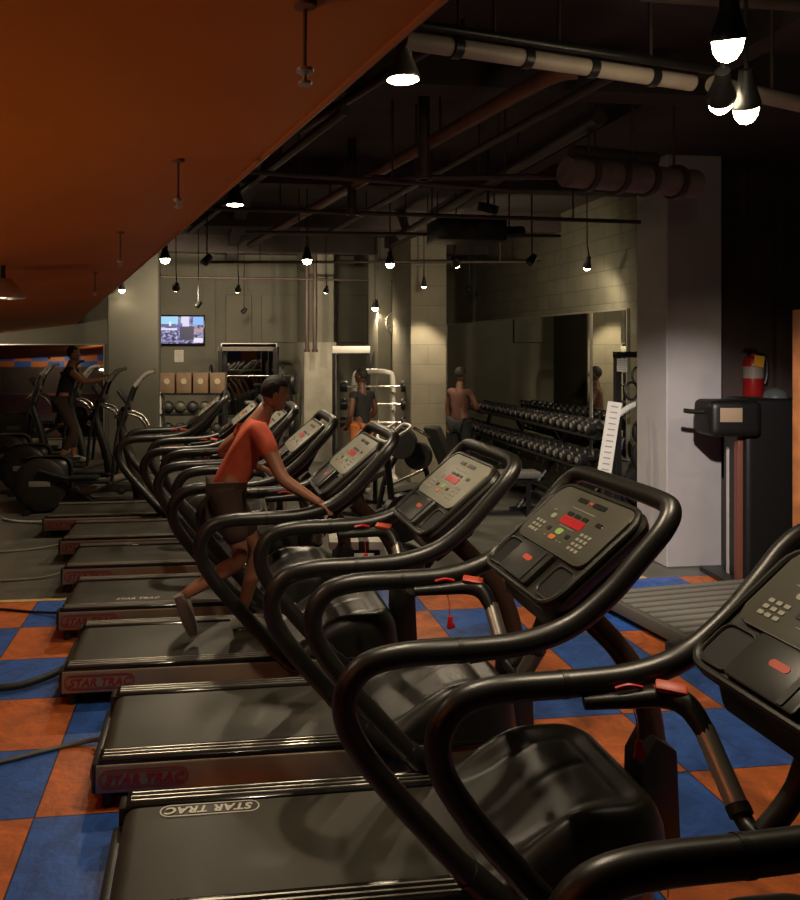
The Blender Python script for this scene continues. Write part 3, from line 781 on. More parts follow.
# ---------------------------------------------------- dumbbells
def make_dumbbell(r=.062, L=.30):
    t = thing('dumbbell', 'x', 'dumbbell')
    for s in (-1,1):
        MB().lathe([(0,.0),(r*.8,0),(r,.012),(r,.07),(r*.8,.085),(0,.085)], (s*(L/2-.085),0,r), (s,0,0), 14).build('weight_head', M_iron, t)
        MB().lathe([(0,.0),(r*.45,0),(r*.45,.004),(0,.004)], (s*(L/2),0,r), (s,0,0), 12).build('end_disc', M_steel, t)
    MB().tube([(-L/2+.08,0,r),(0,0,r),(L/2-.08,0,r)], [.014,.018,.014], 8).build('grip', M_chrome, t)
    return t
RY0, RY1, RX = 8.25, 12.6, 4.27
rk = thing('dumbbell_rack', 'long low rack of black dumbbells under the mirror on the block wall', 'dumbbell rack', (RX, 0, 0))
shelves = [(1.09, .04), (.75, -.08), (.40, -.16)]
for z, dx in shelves:
    m = MB(); m.bb((dx-.15, RY0, z-.03), (dx-.13, RY1, z+.012)); m.bb((dx+.11, RY0, z-.03), (dx+.13, RY1, z+.012)); m.bb((dx-.15, RY0, z-.03), (dx+.13, RY1, z-.02))
    m.build('shelf', M_black, rk, smooth=False)
for k in range(4):
    y = RY0 + .1 + k*(RY1-RY0-.2)/3
    m = MB(); m.tube([(-.42,y,.02),(.12,y,.70),(.26,y,1.06)], .03, 8); m.build('side_post', M_iron, rk)
    m = MB(); m.bb((-.5,y-.03,0),(.3,y+.03,.05)); m.build('foot_bar', M_iron, rk, smooth=False)
db0 = None; n_d = 22
for si, (z, dx) in enumerate(shelves[:2]):
    for k in range(n_d):
        if db0 is None: db0 = make_dumbbell(); o = db0
        else: o = copy_tree(db0)
        y = RY1 - .14 - k*(RY1-RY0-.28)/(n_d-1); s = .86 + .36*k/n_d
        o.location = (RX+dx, y, z+.012); o.rotation_euler = (0,0,random.uniform(-.12,.12)); o.scale = (s*1.02, s, s)
        if si == 0: o['label'] = 'black round headed dumbbell on the top shelf of the rack under the mirror'; o['group'] = 'dumbbells on the top shelf'
        else: o['label'] = 'black round headed dumbbell on the middle shelf of the rack under the mirror'; o['group'] = 'dumbbells on the middle shelf'

# flat bench in front of the rack
def bench(lab, p, rz, L=1.2, padm=M_rubber, z=.46, strap=False, name='weight_bench', w_=.28):
    t = thing(name, lab, 'bench', p, rz)
    MB().box((0,0,z-.04), (L,w_,.08), bev=.025).build('bench_pad', padm, t)
    if strap: MB().box((.06,0,z-.04), (.10,w_+.012,.092), bev=.02).build('dark_band', M_rubber, t)
    MB().box((0,0,z-.11), (L*.85,.05,.06)).build('spine_tube', M_iron, t)
    for s in (-1,1):
        m = MB(); m.box((s*L*.38,0,(z-.12)/2), (.05,.05,z-.12)); m.box((s*L*.38,0,.025), (.05,.5,.05), bev=.01); m.build('leg', M_iron, t)
    return t
q = F(498, 466, 9.8); bench('flat grey weight bench in front of the dumbbell rack', (q.x, q.y, 0), -TH+.05, 1.0, mat('grey_vinyl', (.16,.155,.14), .35), .56)
q = F(356, 548, 7.25); bench('white padded bench with dark band beyond the third treadmill', (q.x, q.y, 0), -TH, .5, mat('white_vinyl', (.60,.58,.50), .4), .36, True, w_=.34)
q = F(365, 470, 10.2); bench('black bench standing in front of the white barbell rack', (q.x, q.y, 0), R(60), 1.1)

# tall narrow white placard on a stand
p0, p1 = F(604, 474, 7.9), F(615, 402, 7.9)
t = thing('placard', 'tall narrow white placard tilted at the near end of the dumbbell rack', 'placard', (p0.x, p0.y, 0))
c = (p0+p1)/2 - Vector((p0.x,p0.y,0)); ang = math.atan2((p1-p0).x, (p1-p0).z)
MB().box(c, (.135,.012,(p1-p0).length), (0,ang,-TH)).build('white_board', M_paper, t, smooth=False)
m = MB()
for k in range(12): 
    f = (k+.5)/12-.5; m.box(c + (p1-p0)*f*.95 + Vector((0,-.008,0)), (.07,.004,.012), (0,ang,-TH))
m.build('printed_lines', mat('grey_ink', (.32,.31,.29), .7), t, smooth=False)
m = MB(); m.cyl((0,.03,0),(0,.03,p0.z+.05), .02, seg=10); m.cyl((0,.03,p0.z),(c.x,.03,c.z), .015, seg=8); m.box((0,.03,.015), (.4,.3,.03), bev=.01); m.build('stand', M_iron, t)

# cable machine by the right column
q = P2(630, 8.4)
t = thing('cable_machine', 'dark cable machine with white slanted tube, squeezed between the rack and the column', 'gym machine', (q.x, q.y, 0))
m = MB()
for sx in (-.14,.14):
    m.box((sx,0,1.0), (.06,.06,2.0))
m.box((0,0,2.0), (.34,.08,.06)); m.box((0,0,.03), (.5,.4,.06)); m.build('frame', M_iron, t)
m = MB()
for k in range(12): m.box((0,0,.15+.05*k), (.2,.14,.045), bev=.004)
m.build('weight_stack', M_iron, t)
MB().tube([(-.22,-.1,1.35),(-.05,-.12,1.47),(.22,-.14,1.56)], .03, 10).build('white_arm', M_white, t)
MB().tube([(-.22,-.1,1.35),(-.26,-.12,.6),(-.15,-.14,.1)], .022, 10).build('slanted_tube', M_iron, t)
for (x, z) in ((.06,1.78),(-.02,1.62)):
    m = MB(); ring = [(x+.07*math.cos(a),-.06,z+.09*math.sin(a)) for a in [k*math.pi/6 for k in range(12)]]; m.tube(ring, .012, 8, closed=True); m.build('handle_loop', M_iron, t)
for (x, z, r) in ((.1,1.2,.15),(.12,.95,.18),(.05,.65,.2)):
    MB().lathe([(0,0),(r,0),(r,.05),(r*.8,.06),(0,.06)], (x,-.12,z), (0,-1,0), 22).build('pulley_wheel', M_iron, t)
notice(622, 365, 11, 13, P2(630, 8.4).y-.048, 'white paper notice hung on the dark cable machine')
for o in [o for o in bpy.data.objects if o.get('label') == 'white paper notice hung on the dark cable machine']:
    pass

# ---------------------------------------------------- white barbell rack with three barbells
q = P2(374, 12.6)
t = thing('barbell_rack', 'white tubular barbell rack behind the standing man', 'barbell rack', (q.x, q.y, 0), -TH)
for s in (-1,1):
    m = MB(); m.tube([(.30*s,.1,0),(.30*s,.1,.9),(.30*s,.1,1.55),(.22*s,.1,1.66),(0,.1,1.68)], .045, 12); m.build('upright', M_white, t)
    m = MB(); m.box((.30*s,0,.03), (.08,.7,.06), bev=.01); m.build('leg', M_white, t)
for k, z in enumerate((1.45, 1.17, .88)):
    for s in (-1,1):
        MB().box((.30*s,.02,z-.06), (.05,.14,.05)).build('hook', M_white, t)
    b_ = thing('barbell', ('fixed barbell on the top hooks of the white rack','fixed barbell on the middle hooks of the white rack','fixed barbell on the lowest hooks of the white rack')[k], 'barbell', (q.x, q.y, z), -TH, 'barbells on the white rack')
    MB().cyl((-.5,-.03,0),(.5,-.03,0), .020, seg=12).build('bar', M_chrome, b_)
    for s in (-1,1): MB().lathe([(0,0),(.08,0),(.09,.02),(.09,.10),(.08,.12),(0,.12)], (.42*s,-.03,0), (s,0,0), 16).build('weight_head', M_iron, b_)
# Smith machine / white top
q = P2(351, 13.6)
t = thing('smith_machine', 'tall machine with white top crossbar behind the barbell rack', 'gym machine', (q.x, q.y, 0), -TH)
for s in (-1,1): MB().box((.29*s,0,1.0), (.06,.08,2.0)).build('upright', M_iron, t)
MB().box((0,0,2.02), (.64,.1,.12), bev=.01).build('crossbar', M_white, t)
MB().box((0,.1,.04), (.7,.5,.08)).build('base', M_iron, t)
# power rack near the back mirror
q = P2(249, 14.7)
t = thing('power_rack', 'dark power rack with pale crossbars in front of the back mirror', 'power rack', (q.x, q.y, 0), -TH)
for sx in (-.48,.5):
    for sy in (-.4,.4):
        MB().box((sx,sy,1.03), (.07,.07,2.06)).build('post', M_iron, t)
for sy in (-.4,.4): MB().box((0,sy,2.03), (1.05,.07,.07)).build('crossbar', M_chrome, t)
for sx in (-.48,.5): MB().box((sx,0,2.03), (.07,.8,.07)).build('side_bar', M_iron, t)
MB().cyl((-.75,-.45,1.55),(.75,-.45,1.55), .018, seg=10).build('bar', M_chrome, t)
for s in (-1,1):
    MB().lathe([(0,0),(.2,0),(.2,.04),(0,.04)], (.62*s,-.45,1.55), (s,0,0), 22).build('plate', M_iron, t)
for z in (.6,1.0): MB().cyl((.5,-.4,z),(.5,.4,z), .02, seg=8).build('safety_bar', M_chrome, t)
# plate tree
q = P2(291, 13.6)
t = thing('plate_tree', 'weight plate tree between the power rack and the back column', 'plate rack', (q.x, q.y, 0), -TH)
MB().box((0,0,.75), (.07,.07,1.5)).build('post', M_iron, t)
MB().box((0,0,.03), (.6,.6,.06)).build('base', M_iron, t)
for k, (z, s, r) in enumerate(((1.45,1,.19),(1.05,-1,.17),(.7,1,.2),(.35,-1,.2))):
    MB().lathe([(0,0),(r,0),(r,.05),(r*.7,.06),(0,.06)], (.05*s,-.02,z), (s,-.3,0), 24).build('plate', M_iron, t)
# storage rack with medicine balls, brown boxes on top
q = P2(193, 13.7)
t = thing('storage_rack', 'dark storage rack under the row of brown boxes', 'rack', (q.x, q.y, 0), -TH)
for sx in (-.55,.55):
    MB().box((sx,0,.65), (.06,.4,1.3), bev=.01).build('side_panel', M_white if sx < 0 else M_iron, t)
for z in (.15,.55,.92,1.27): MB().box((0,0,z), (1.1,.4,.03)).build('shelf', M_iron, t)
for r_i, z in enumerate((.165,.565,.935)):
    for k in range(5):
        b_ = MB().ball((0,0,0), .105, 18).build('medicine_ball', mat('ball_%d' % (k % 2), ((.03,.03,.028),(.09,.085,.06))[k % 2], .5))
        v = Matrix.Rotation(-TH,4,'Z') @ Vector((-.42+.21*k,-.05,z+.105)); b_.location = (q.x+v.x, q.y+v.y, v.z+.001)
        tag(b_, 'medicine ball on the %s shelf of the storage rack' % ('bottom','middle','upper')[r_i], 'ball', 'medicine balls on the %s shelf' % ('bottom','middle','upper')[r_i])
for k in range(4):
    v = Matrix.Rotation(-TH,4,'Z') @ Vector((-.42+.285*k,0,1.285)); w_ = .25
    b_ = thing('cardboard_box', ('leftmost','second from left','third from left','rightmost')[k] + ' of the brown boxes on the storage rack', 'box', (q.x+v.x, q.y+v.y, v.z), -TH, 'brown boxes on the storage rack')
    MB().box((0,0,.17), (w_,.3,.34), bev=.006).build('carton', M_card, b_)
    MB().lathe([(0,0),(.05,0),(.05,.004),(0,.004)], (0,-.151,.20), (0,-1,0), 14).build('pale_print', mat('pale_brown_print', (.38,.33,.24), .7), b_)

# ---------------------------------------------------- ellipticals
def make_elliptical():
    t = thing('elliptical_trainer', 'x', 'elliptical trainer')
    for s in (-1,1):
        MB().lathe([(0,.0),(.31,0),(.33,.02),(.33,.06),(.28,.085),(.2,.095),(0,.10)], (.40,.11*s,.36), (0,s,0), 36).build('flywheel_cover', M_plastic, t)
        MB().box((.40,.212*s,.38), (.26,.012,.07), bev=.005).build('oval_plate', mat('pale_plate', (.20,.20,.17), .4), t)
        m = MB(); m.tube([(.40,.25*s,.55),(.85,.25*s,.42),(1.25,.25*s,.40)], .028, 10); m.build('pedal_arm', M_iron, t)
        m = MB(); m.box((.95,.22*s,.46), (.36,.15,.04), bev=.015); m.build('foot_plate', M_rubber, t)
        m = MB(); m.tube([(1.28,.27*s,.40),(1.34,.27*s,.95),(1.45,.26*s,1.30),(1.55,.25*s,1.58),(1.66,.22*s,1.70)], .022, 10); m.build('moving_handle', M_iron, t)
        m = MB(); m.tube([(1.55,.25*s,1.58),(1.68,.21*s,1.73),(1.78,.19*s,1.76)], .028, 10); m.build('hand_grip', mat('pale_grip', (.30,.27,.24), .5), t)
        m = MB(); m.tube([(1.30,.12*s,1.18),(1.45,.2*s,1.24),(1.62,.2*s,1.18),(1.70,.18*s,1.05)], .018, 10); m.build('fixed_handle', M_chrome, t)
    m = MB(); m.prism([(.20,.02),(1.9,.02),(1.92,.10),(1.4,.16),(1.0,.12),(.8,.3),(.4,.36)], -.10, .10, 'xz', bev=.02); m.build('base', M_plastic, t)
    m = MB(); m.box((.46,0,.40), (.60,.20,.60), bev=.18, seg=5); m.build('rear_shroud', M_plastic, t)
    m = MB(); m.tube([(.8,0,.16),(1.2,0,.36),(1.5,0,.44)], .05, 12); m.build('ramp_tube', mat('pale_ramp', (.30,.27,.22), .35, .4), t)
    m = MB(); m.tube([(1.62,0,.1),(1.5,0,.6),(1.36,0,1.1),(1.42,0,1.3)], [.09,.07,.05,.045], 12); m.build('front_column', M_plastic, t)
    m = MB(); m.box((1.42,0,1.42), (.06,.36,.28), (0,R(-35),0), bev=.03); c = m.build('console', M_plastic, t)
    m = MB(); m.box((1.392,0,1.44), (.012,.26,.14), (0,R(-35),0), bev=.004); m.build('display', M_panel, c)
    for x in (.25,1.75): MB().box((x,0,.03), (.08,.56,.06), bev=.015).build('foot_bar', M_iron, t)
    return t
E0 = make_elliptical()
ell = [(43, 10.1, 'nearest elliptical trainer, its round rear cover next to the white cord'),
       (26, 11.35, 'elliptical trainer carrying the person in black'),
       (8, 12.6, 'elliptical trainer at the left edge behind the one in use'),
       (-25, 13.9, 'farthest elliptical trainer beside the back mirror, mostly cut off at left')]
EL = []
for k, (px, d, lab) in enumerate(ell):
    o = E0 if k == 0 else copy_tree(E0); q = P2(px, d); o.location = (q.x-.40, q.y, 0); o['label'] = lab; o['group'] = 'row of ellipticals'; EL.append(o)

# exercise bike behind the third console
q = P2(366, 8.0)
t = thing('exercise_bike', 'exercise bike with white looped handlebars behind the fourth treadmill console', 'exercise bike', (q.x, q.y, 0), R(15))
m = MB(); m.lathe([(0,-.05),(.24,-.05),(.26,0),(.24,.05),(0,.05)], (.42,0,.34), (0,1,0), 30); m.build('flywheel', M_iron, t)
m = MB(); m.tube([(-.35,0,.08),(0,0,.35),(.35,0,.45),(.42,0,.34)], .04, 10); m.tube([(.0,0,.35),(-.12,0,.85)], .03, 10, raw=True); m.tube([(.3,0,.42),(.22,0,1.1)], .035, 10, raw=True); m.build('bike_frame', M_iron, t)
MB().box((-.13,0,.90), (.28,.2,.07), bev=.03).build('saddle', M_rubber, t)
for s in (-1,1):
    MB().tube([(.22,0,1.12),(.20,.14*s,1.15),(.30,.20*s,1.22),(.42,.16*s,1.28),(.38,.08*s,1.30),(.28,.09*s,1.24)], .016, 10).build('handlebar', M_white, t)
    MB().tube([(.05,.08*s,.35),(.05+.15*s,.09*s,.30)], .015, 8, raw=True).build('crank', M_chrome, t)
    MB().box((.05+.15*s,.15*s,.30), (.1,.09,.02)).build('pedal', M_rubber, t)
MB().box((.24,0,1.2), (.03,.2,.12), (0,R(-40),0), .01).build('console', M_panel_l, t)
for x in (-.42,.5): MB().box((x,0,.03), (.07,.5,.06), bev=.015).build('foot_bar', M_iron, t)
# leg machine with round pads
q = P2(412, 8.9)
t = thing('leg_machine', 'leg machine with round black pads and steel tubes left of the flat bench', 'gym machine', (q.x, q.y, 0), R(-10))
for (x, z, r) in ((-.12,1.02,.17),(.06,.88,.15)):
    MB().lathe([(0,-.05),(r,-.05),(r*1.05,0),(r,.05),(0,.05)], (x,-.1,z), (.4,1,0), 24).build('round_pad', M_rubber, t)
m = MB(); m.tube([(-.4,0,.05),(-.3,0,.6),(-.1,0,.98)], .03, 10); m.tube([(.1,0,.9),(.25,0,.4),(.4,0,.05)], .03, 10); m.tube([(-.35,0,.05),(.45,0,.05)], .035, 10, raw=True); m.build('machine_frame', M_iron, t)
for k, (a_, b_) in enumerate((((-.30,-.2,.55),(.10,-.25,.75)),((-.2,-.22,.35),(.25,-.25,.52)),((.0,-.2,1.2),(.18,-.22,1.1)))): MB().cyl(a_, b_, .018, seg=10).build('steel_bar', M_chrome, t)
MB().box((0,-.05,.50), (.5,.3,.08), (0,R(-12),0), .03).build('seat_pad', M_rubber, t)
for s in (-.3,.35): MB().box((s,0,.02), (.06,.5,.04)).build('foot_bar', M_iron, t)
# adjustable bench between
q = P2(450, 10.6)
t = thing('incline_bench', 'black incline bench beside the leg machine, behind the third console', 'bench', (q.x, q.y, 0), R(25))
MB().box((-.15,0,.72), (.10,.28,.72), (0,R(-28),0), .03).build('backrest', M_rubber, t)
MB().box((.2,0,.45), (.4,.28,.08), bev=.03).build('seat', M_rubber, t)
m = MB(); m.tube([(-.45,0,.05),(.0,0,.38),(.4,0,.05)], .03, 10); m.build('bench_frame', M_white, t)
for s in (-.42,.42): MB().box((s,0,.025), (.06,.5,.05)).build('foot_bar', M_iron, t)

# ---------------------------------------------------- right side
# ribbed step platform
q0 = F(628,600,6.1)
t = thing('step_platform', 'ridged dark grey platform on the blue tiles at the foot of the right column', 'platform', (3.17, 5.02, 0), R(7))
MB().bb((0,0,.05),(1.75,1.0,.14), bev=.02).build('platform_body', mat('grey_step', (.085,.08,.065), .5), t)
m = MB()
for k in range(9): m.bb((.03,.05+.108*k,.14),(1.72,.105+.108*k,.158), bev=.006)
m.build('ribs', mat('grey_ribs', (.15,.14,.115), .45), t)
for (x, y) in ((.0,.0),(.0,.97),(1.7,0),(1.7,.97)): MB().box((x,y,.055), (.24,.14,.11), (0,0,0), .035).build('foot', M_black, t)
# black upright machine with arm
q = P2(768, 6.9)
t = thing('upright_machine', 'black upright machine with tan label arm in front of the fire extinguisher', 'gym machine', (q.x, q.y, 0), -TH)
z_ = lambda py: H + (345-py)/800*6.9
xo = lambda px: (px+5-768)/800*6.9
MB().bb((xo(741),0,.02),(xo(806),.4,z_(399)), bev=.05, seg=4).build('cabinet_body', M_deep, t)
m = MB(); m.bb((xo(701),-.1,z_(436)),(xo(752),.25,z_(400)), bev=.07, seg=5); hd = m.build('arm_head', M_deep, t)
MB().bb((xo(709),-.106,z_(421)),(xo(731),-.098,z_(407)), bev=.003).build('tan_label', mat('tan_label_card', (.30,.22,.15), .5), hd)
MB().tube([(xo(704),.05,z_(412)),(xo(690),.05,z_(412)),(xo(682),.05,z_(411))], .021, 10).build('side_handle', M_black, t)
MB().bb((xo(736),.05,.02),(xo(744),.12,z_(433)), bev=.01).build('rust_post', mat('rust_post_paint', (.16,.055,.035), .5), t)
MB().lathe([(0,.09),(.05,.08),(.09,.05),(.105,0),(0,0)], (xo(784),.2,z_(399)), seg=24).build('round_dial', mat('dial_grey', (.06,.065,.065), .35), t)
MB().bb((xo(725),-.02,.0),(xo(806),.55,.05), bev=.01).build('base', M_black, t)
# white strip post beside it
q = P2(731, 7.2)
o = MB().bb((-.035,-.02,0),(.035,.02,H-(447-345)/800*7.2), bev=.006).build('white_board', M_colw, loc=(q.x, q.y, 0))
tag(o, 'narrow white board standing upright between the column and the black machine', 'board')
# fire extinguisher on the recess wall
yy = YS - .1; d = depth_at(753, yy)
fx = wallpt(753, yy); zt, zb = H+(345-352)/800*d, H+(345-397)/800*d
t = thing('fire_extinguisher', 'red fire extinguisher with yellow tag on the wall right of the column', 'fire extinguisher', (fx, yy, zb)); hh = zt-zb
MB().lathe([(0,0),(.085,0),(.095,.02),(.095,hh*.74),(.075,hh*.86),(.03,hh*.92),(.03,hh*.97),(0,hh*.97)], seg=28).build('cylinder', mat('extinguisher_red', (.32,.012,.01), .35), t)
MB().lathe([(.0965,hh*.42),(.0968,hh*.68)], seg=28).build('pale_label', mat('label_cream', (.30,.24,.20), .5), t)
m = MB(); m.tube([(0,0,hh*.97),(-.05,-.03,hh*1.06),(-.12,-.04,hh*1.04)], .012, 8); m.box((0,-.0,hh*1.0), (.06,.05,.05), bev=.01); m.build('valve_handle', M_black, t)
m = MB(); m.tube([(.03,-.0,hh*.98),(.12,-.03,hh*.9),(.13,-.03,hh*.5),(.11,-.03,hh*.3)], .014, 8); m.build('hose', M_black, t)
MB().box((-.01,-.105,hh*.80), (.11,.004,.11), (0,R(8),0)).build('yellow_tag', mat('yellow_tag_card', (.85,.42,.04), .6, emit=None), t, smooth=False)
MB().bb((-.05,.08,hh*.3),(.05,.1,hh*.8)).build('wall_bracket', M_black, t)
# pilasters and door frame at far right
for k, (p0_, p1_, m_) in enumerate(((722,746,M_wallb),(776,783,M_wallb))):
    struct(MB().bb((wallpt(p0_, YS-.05), YS-.06, 0),(wallpt(p1_, YS-.05), YS-.001, CEIL)).build('trim_%d' % (7+k), m_, smooth=False))
q = P2(808, 5.9)
t = struct(MB().bb((0,0,0),(.07,.16,H+(345-309)/800*5.9), bev=.005).build('door_1', M_wood, loc=(q.x, q.y, 0)))
struct(MB().bb((.09,.05,0),(1.0,.10,H+(345-312)/800*5.9)).build('door_panel', M_wood, loc=(q.x, q.y, 0)))

# ================================================================== PEOPLE
def skin_mesh(V, E, root, sub=2):
    """V: list of (xyz, radius); E: edges; returns an evaluated mesh of the skinned figure"""
    me = bpy.data.meshes.new('figure'); me.from_pydata([v[0] for v in V], E, []); o = bpy.data.objects.new('figure', me); COL.objects.link(o)
    sk = o.modifiers.new('s', 'SKIN'); sk.use_smooth_shade = True; sk.branch_smoothing = .3
    for i, (p, r) in enumerate(V):
        d = me.skin_vertices[0].data[i]; d.radius = (r, r) if not isinstance(r, tuple) else r; d.use_root = (i == root)
    ss = o.modifiers.new('b', 'SUBSURF'); ss.levels = sub; ss.render_levels = sub
    dg = bpy.context.evaluated_depsgraph_get(); dg.update()
    out = bpy.data.meshes.new_from_object(o.evaluated_get(dg)); bpy.data.objects.remove(o)
    return out
def lerp(a, b, t): return Vector(a).lerp(Vector(b), t)
def person(lab, loc, rz, J, skin, shirt, pants, hairm=None, sleeve=.45, leg=.5, look=0.0, s=1.0, shoe=M_shoe, shoe_on=True):
    """J: joints in metres, figure facing +x, y left"""
    t = thing('person', lab, 'person', loc, rz); t.scale = (s, s, s)
    G = lambda k: Vector(J[k])
    V, E = [], []
    def v(p, r): V.append((tuple(p), r)); return len(V)-1
    pel = v(G('pelvis'), .115); wa = v(lerp(G('pelvis'), G('chest'), .5), .105); ch = v(G('chest'), .125); nb = v(G('neck'), .058); nt_ = v(lerp(G('neck'), G('head'), .6), .05)
    E += [(pel, wa), (wa, ch), (ch, nb), (nb, nt_)]
    hands = MB()
    for S in 'lr':
        sh = v(G(S+'sh'), .062); e_ = v(G(S+'el'), .043); m1 = v(lerp(G(S+'el'), G(S+'wr'), .35), .041); wr = v(G(S+'wr'), .027)
        E += [(ch, sh), (sh, e_), (e_, m1), (m1, wr)]
        d = (G(S+'wr')-G(S+'el')).normalized(); pm = G(S+'wr') + d*.055; p_ = v(pm, .030); E.append((wr, p_))
        side = d.cross(Vector((0,0,1)));
        if side.length < .1: side = Vector((1,0,0))
        side.normalize(); up = side.cross(d).normalized(); cu = J.get(S+'curl', -up)
        cu = Vector(cu).normalized()
        for k in range(4):
            o_ = side*(-.030+.020*k); L = (.034,.040,.037,.028)[k]
            hands.tube([pm+o_*.8-d*.01, pm+o_+d*.028, pm+o_+d*(.028+L*.7)+cu*.012, pm+o_+d*(.02+L)+cu*.035], [.0095,.009,.0085,.007], 8, n=4)
        hands.tube([pm-side*.022-d*.03, pm-side*.048+d*.0, pm-side*.05+d*.028+cu*.015], [.012,.0105,.009], 8, n=4)
        hp = v(G(S+'hip'), .088); kn = v(G(S+'kn'), .056); cf = v(lerp(G(S+'kn'), G(S+'an'), .32), .056); an = v(G(S+'an'), .036)
        E += [(pel, hp), (hp, kn), (kn, cf), (cf, an)]
        f = Vector(J.get(S+'foot', (1,0,-.2))).normalized(); ft = v(G(S+'an')+f*.13-Vector((0,0,.035)), .032); E.append((an, ft))
    me = skin_mesh(V, E, pel)
    mb = MB(); add_mesh(mb, me, Matrix.Identity(4)); add_mesh(mb, bmesh_to(hands), Matrix.Identity(4))
    hc = G('head'); Q = Matrix.Translation(hc) @ Euler((0, R(J.get('nod', 0)), R(look))).to_matrix().to_4x4() @ Matrix.Scale(.9, 4)
    hb = MB(); hb.ball((0,0,.01), (.095,.077,.115), 24); hb.ball((.035,0,-.055), (.058,.052,.06), 18)
    hb.tube([(.086,0,.018),(.104,0,-.012),(.088,0,-.024)], [.007,.012,.009], 8)
    hb.ball((.082,0,-.055), (.016,.026,.008), 10)
    for s_ in (-1,1): hb.ball((-.005,.079*s_,-.005), (.020,.009,.032), 10)
    add_mesh(mb, bmesh_to(hb), Q)
    body = mb.build('body', skin, t)
    ey = MB()
    for s_ in (-1,1): ey.ball((.083,.030*s_,.012), (.010,.014,.009), 10)
    ey.xf(Q); ey.build('eyes', M_eye, t)
    hr = MB(); hr.ball((-.014,0,.030), (.100,.086,.110), 24)
    bmesh.ops.delete(hr.bm, geom=[v_ for v_ in hr.bm.verts if v_.co.x > .035 and v_.co.z < .065 or v_.co.z < -.045], context='VERTS')
    hr.xf(Q); hr.build('hair', hairm or M_hair, t)
    # shirt
    V, E = [], []
    pel = v(lerp(G('pelvis'), G('chest'), -.22), .128); wa = v(lerp(G('pelvis'), G('chest'), .45), .125); ch = v(G('chest'), .142); nb = v(lerp(G('chest'), G('neck'), .75), .075); E += [(pel, wa), (wa, ch), (ch, nb)]
    for S in 'lr':
        sh = v(G(S+'sh'), .076); E.append((ch, sh))
        if sleeve > 0: a_ = v(lerp(G(S+'sh'), G(S+'el'), sleeve), .062); E.append((sh, a_))
    sm2 = skin_mesh(V, E, 0); q = MB(); add_mesh(q, sm2, Matrix.Identity(4)); q.build('shirt', shirt, t)
    V, E = [], []
    pel = v(G('pelvis'), .128)
    for S in 'lr':
        hp = v(G(S+'hip'), .103); 
        E.append((pel, hp))
        if leg <= 1: a_ = v(lerp(G(S+'hip'), G(S+'kn'), min(leg,1)), .085); E.append((hp, a_))
        else:
            k_ = v(G(S+'kn'), .072); a_ = v(lerp(G(S+'kn'), G(S+'an'), leg-1), .055); E += [(hp, k_), (k_, a_)]
    sm3 = skin_mesh(V, E, 0); q = MB(); add_mesh(q, sm3, Matrix.Identity(4)); q.build('shorts' if leg <= 1 else 'trousers', pants, t)
    if shoe_on:
        for S in 'lr':
            f = Vector(J.get(S+'foot', (1,0,-.0))).normalized(); A_ = G(S+'an')
            q = MB(); q.tube([A_-f*.06-Vector((0,0,.045)), A_+f*.02-Vector((0,0,.03)), A_+f*.12-Vector((0,0,.05)), A_+f*.20-Vector((0,0,.058))], [.040,.048,.044,.026], 12, n=4); q.build('shoe', shoe, t)
    return t
def bmesh_to(mb):
    me = bpy.data.meshes.new('tmp'); mb.bm.to_mesh(me); mb.bm.free(); return me

def standing(armsf=0.0):
    J = dict(pelvis=(0,0,.97), chest=(.01,0,1.30), neck=(.0,0,1.50), head=(.02,0,1.66))
    for S, s in (('l',1),('r',-1)):
        J[S+'sh'] = (0,.175*s,1.43); J[S+'el'] = (-.02,.24*s,1.14); J[S+'wr'] = (.06,.25*s,.90)
        J[S+'hip'] = (0,.095*s,.93); J[S+'kn'] = (.03,.11*s,.50); J[S+'an'] = (0,.12*s,.085); J[S+'foot'] = (1,.15*s,-.0)
    return J
# man in black t-shirt and orange shorts, seen from behind, looking left
q = P2(362, 11.2)
J = standing(); J['lwr'] = (.10,.20,.98); J['rwr'] = (.16,-.22,1.0); J['rel'] = (-.02,-.26,1.16)
person('person in black t-shirt and orange shorts standing before the white barbell rack', (q.x, q.y, 0), R(125), J, M_skin_d, M_bshirt, mat('orange_shorts', (.55,.17,.05), .8), leg=.75, look=20)
# person by the block column
q = P2(460, 11.8)
J = standing(); J['rel'] = (.05,-.26,1.18); J['rwr'] = (.26,-.18,1.12); J['lel'] = (.03,.25,1.16)
person('person in brown top and black trousers beside the left end of the long mirror', (q.x, q.y, 0), R(35), J, M_skin_d, mat('brown_top', (.085,.035,.025), .85), M_bshirt, leg=1.8)
# person on the elliptical
o = EL[1].location
J = dict(pelvis=(0,0,.97), chest=(.09,0,1.29), neck=(.12,0,1.48), head=(.16,0,1.63))
for S, s in (('l',1),('r',-1)):
    J[S+'sh'] = (.11,.175*s,1.42); J[S+'hip'] = (0,.10*s,.93)
J.update(rel=(.32,-.24,1.25), rwr=(.55,-.22,1.27), lel=(.30,.24,1.22), lwr=(.53,.22,1.30), rkn=(.20,-.17,.55), ran=(.0,-.21,.145), lkn=(.14,.16,.52), lan=(.12,.21,.145))
person('person in black shirt and trousers exercising on the elliptical at left', (o.x+.90, o.y, .34), 0, J, M_skin, M_bshirt, M_dshorts, leg=1.7, s=1.0)
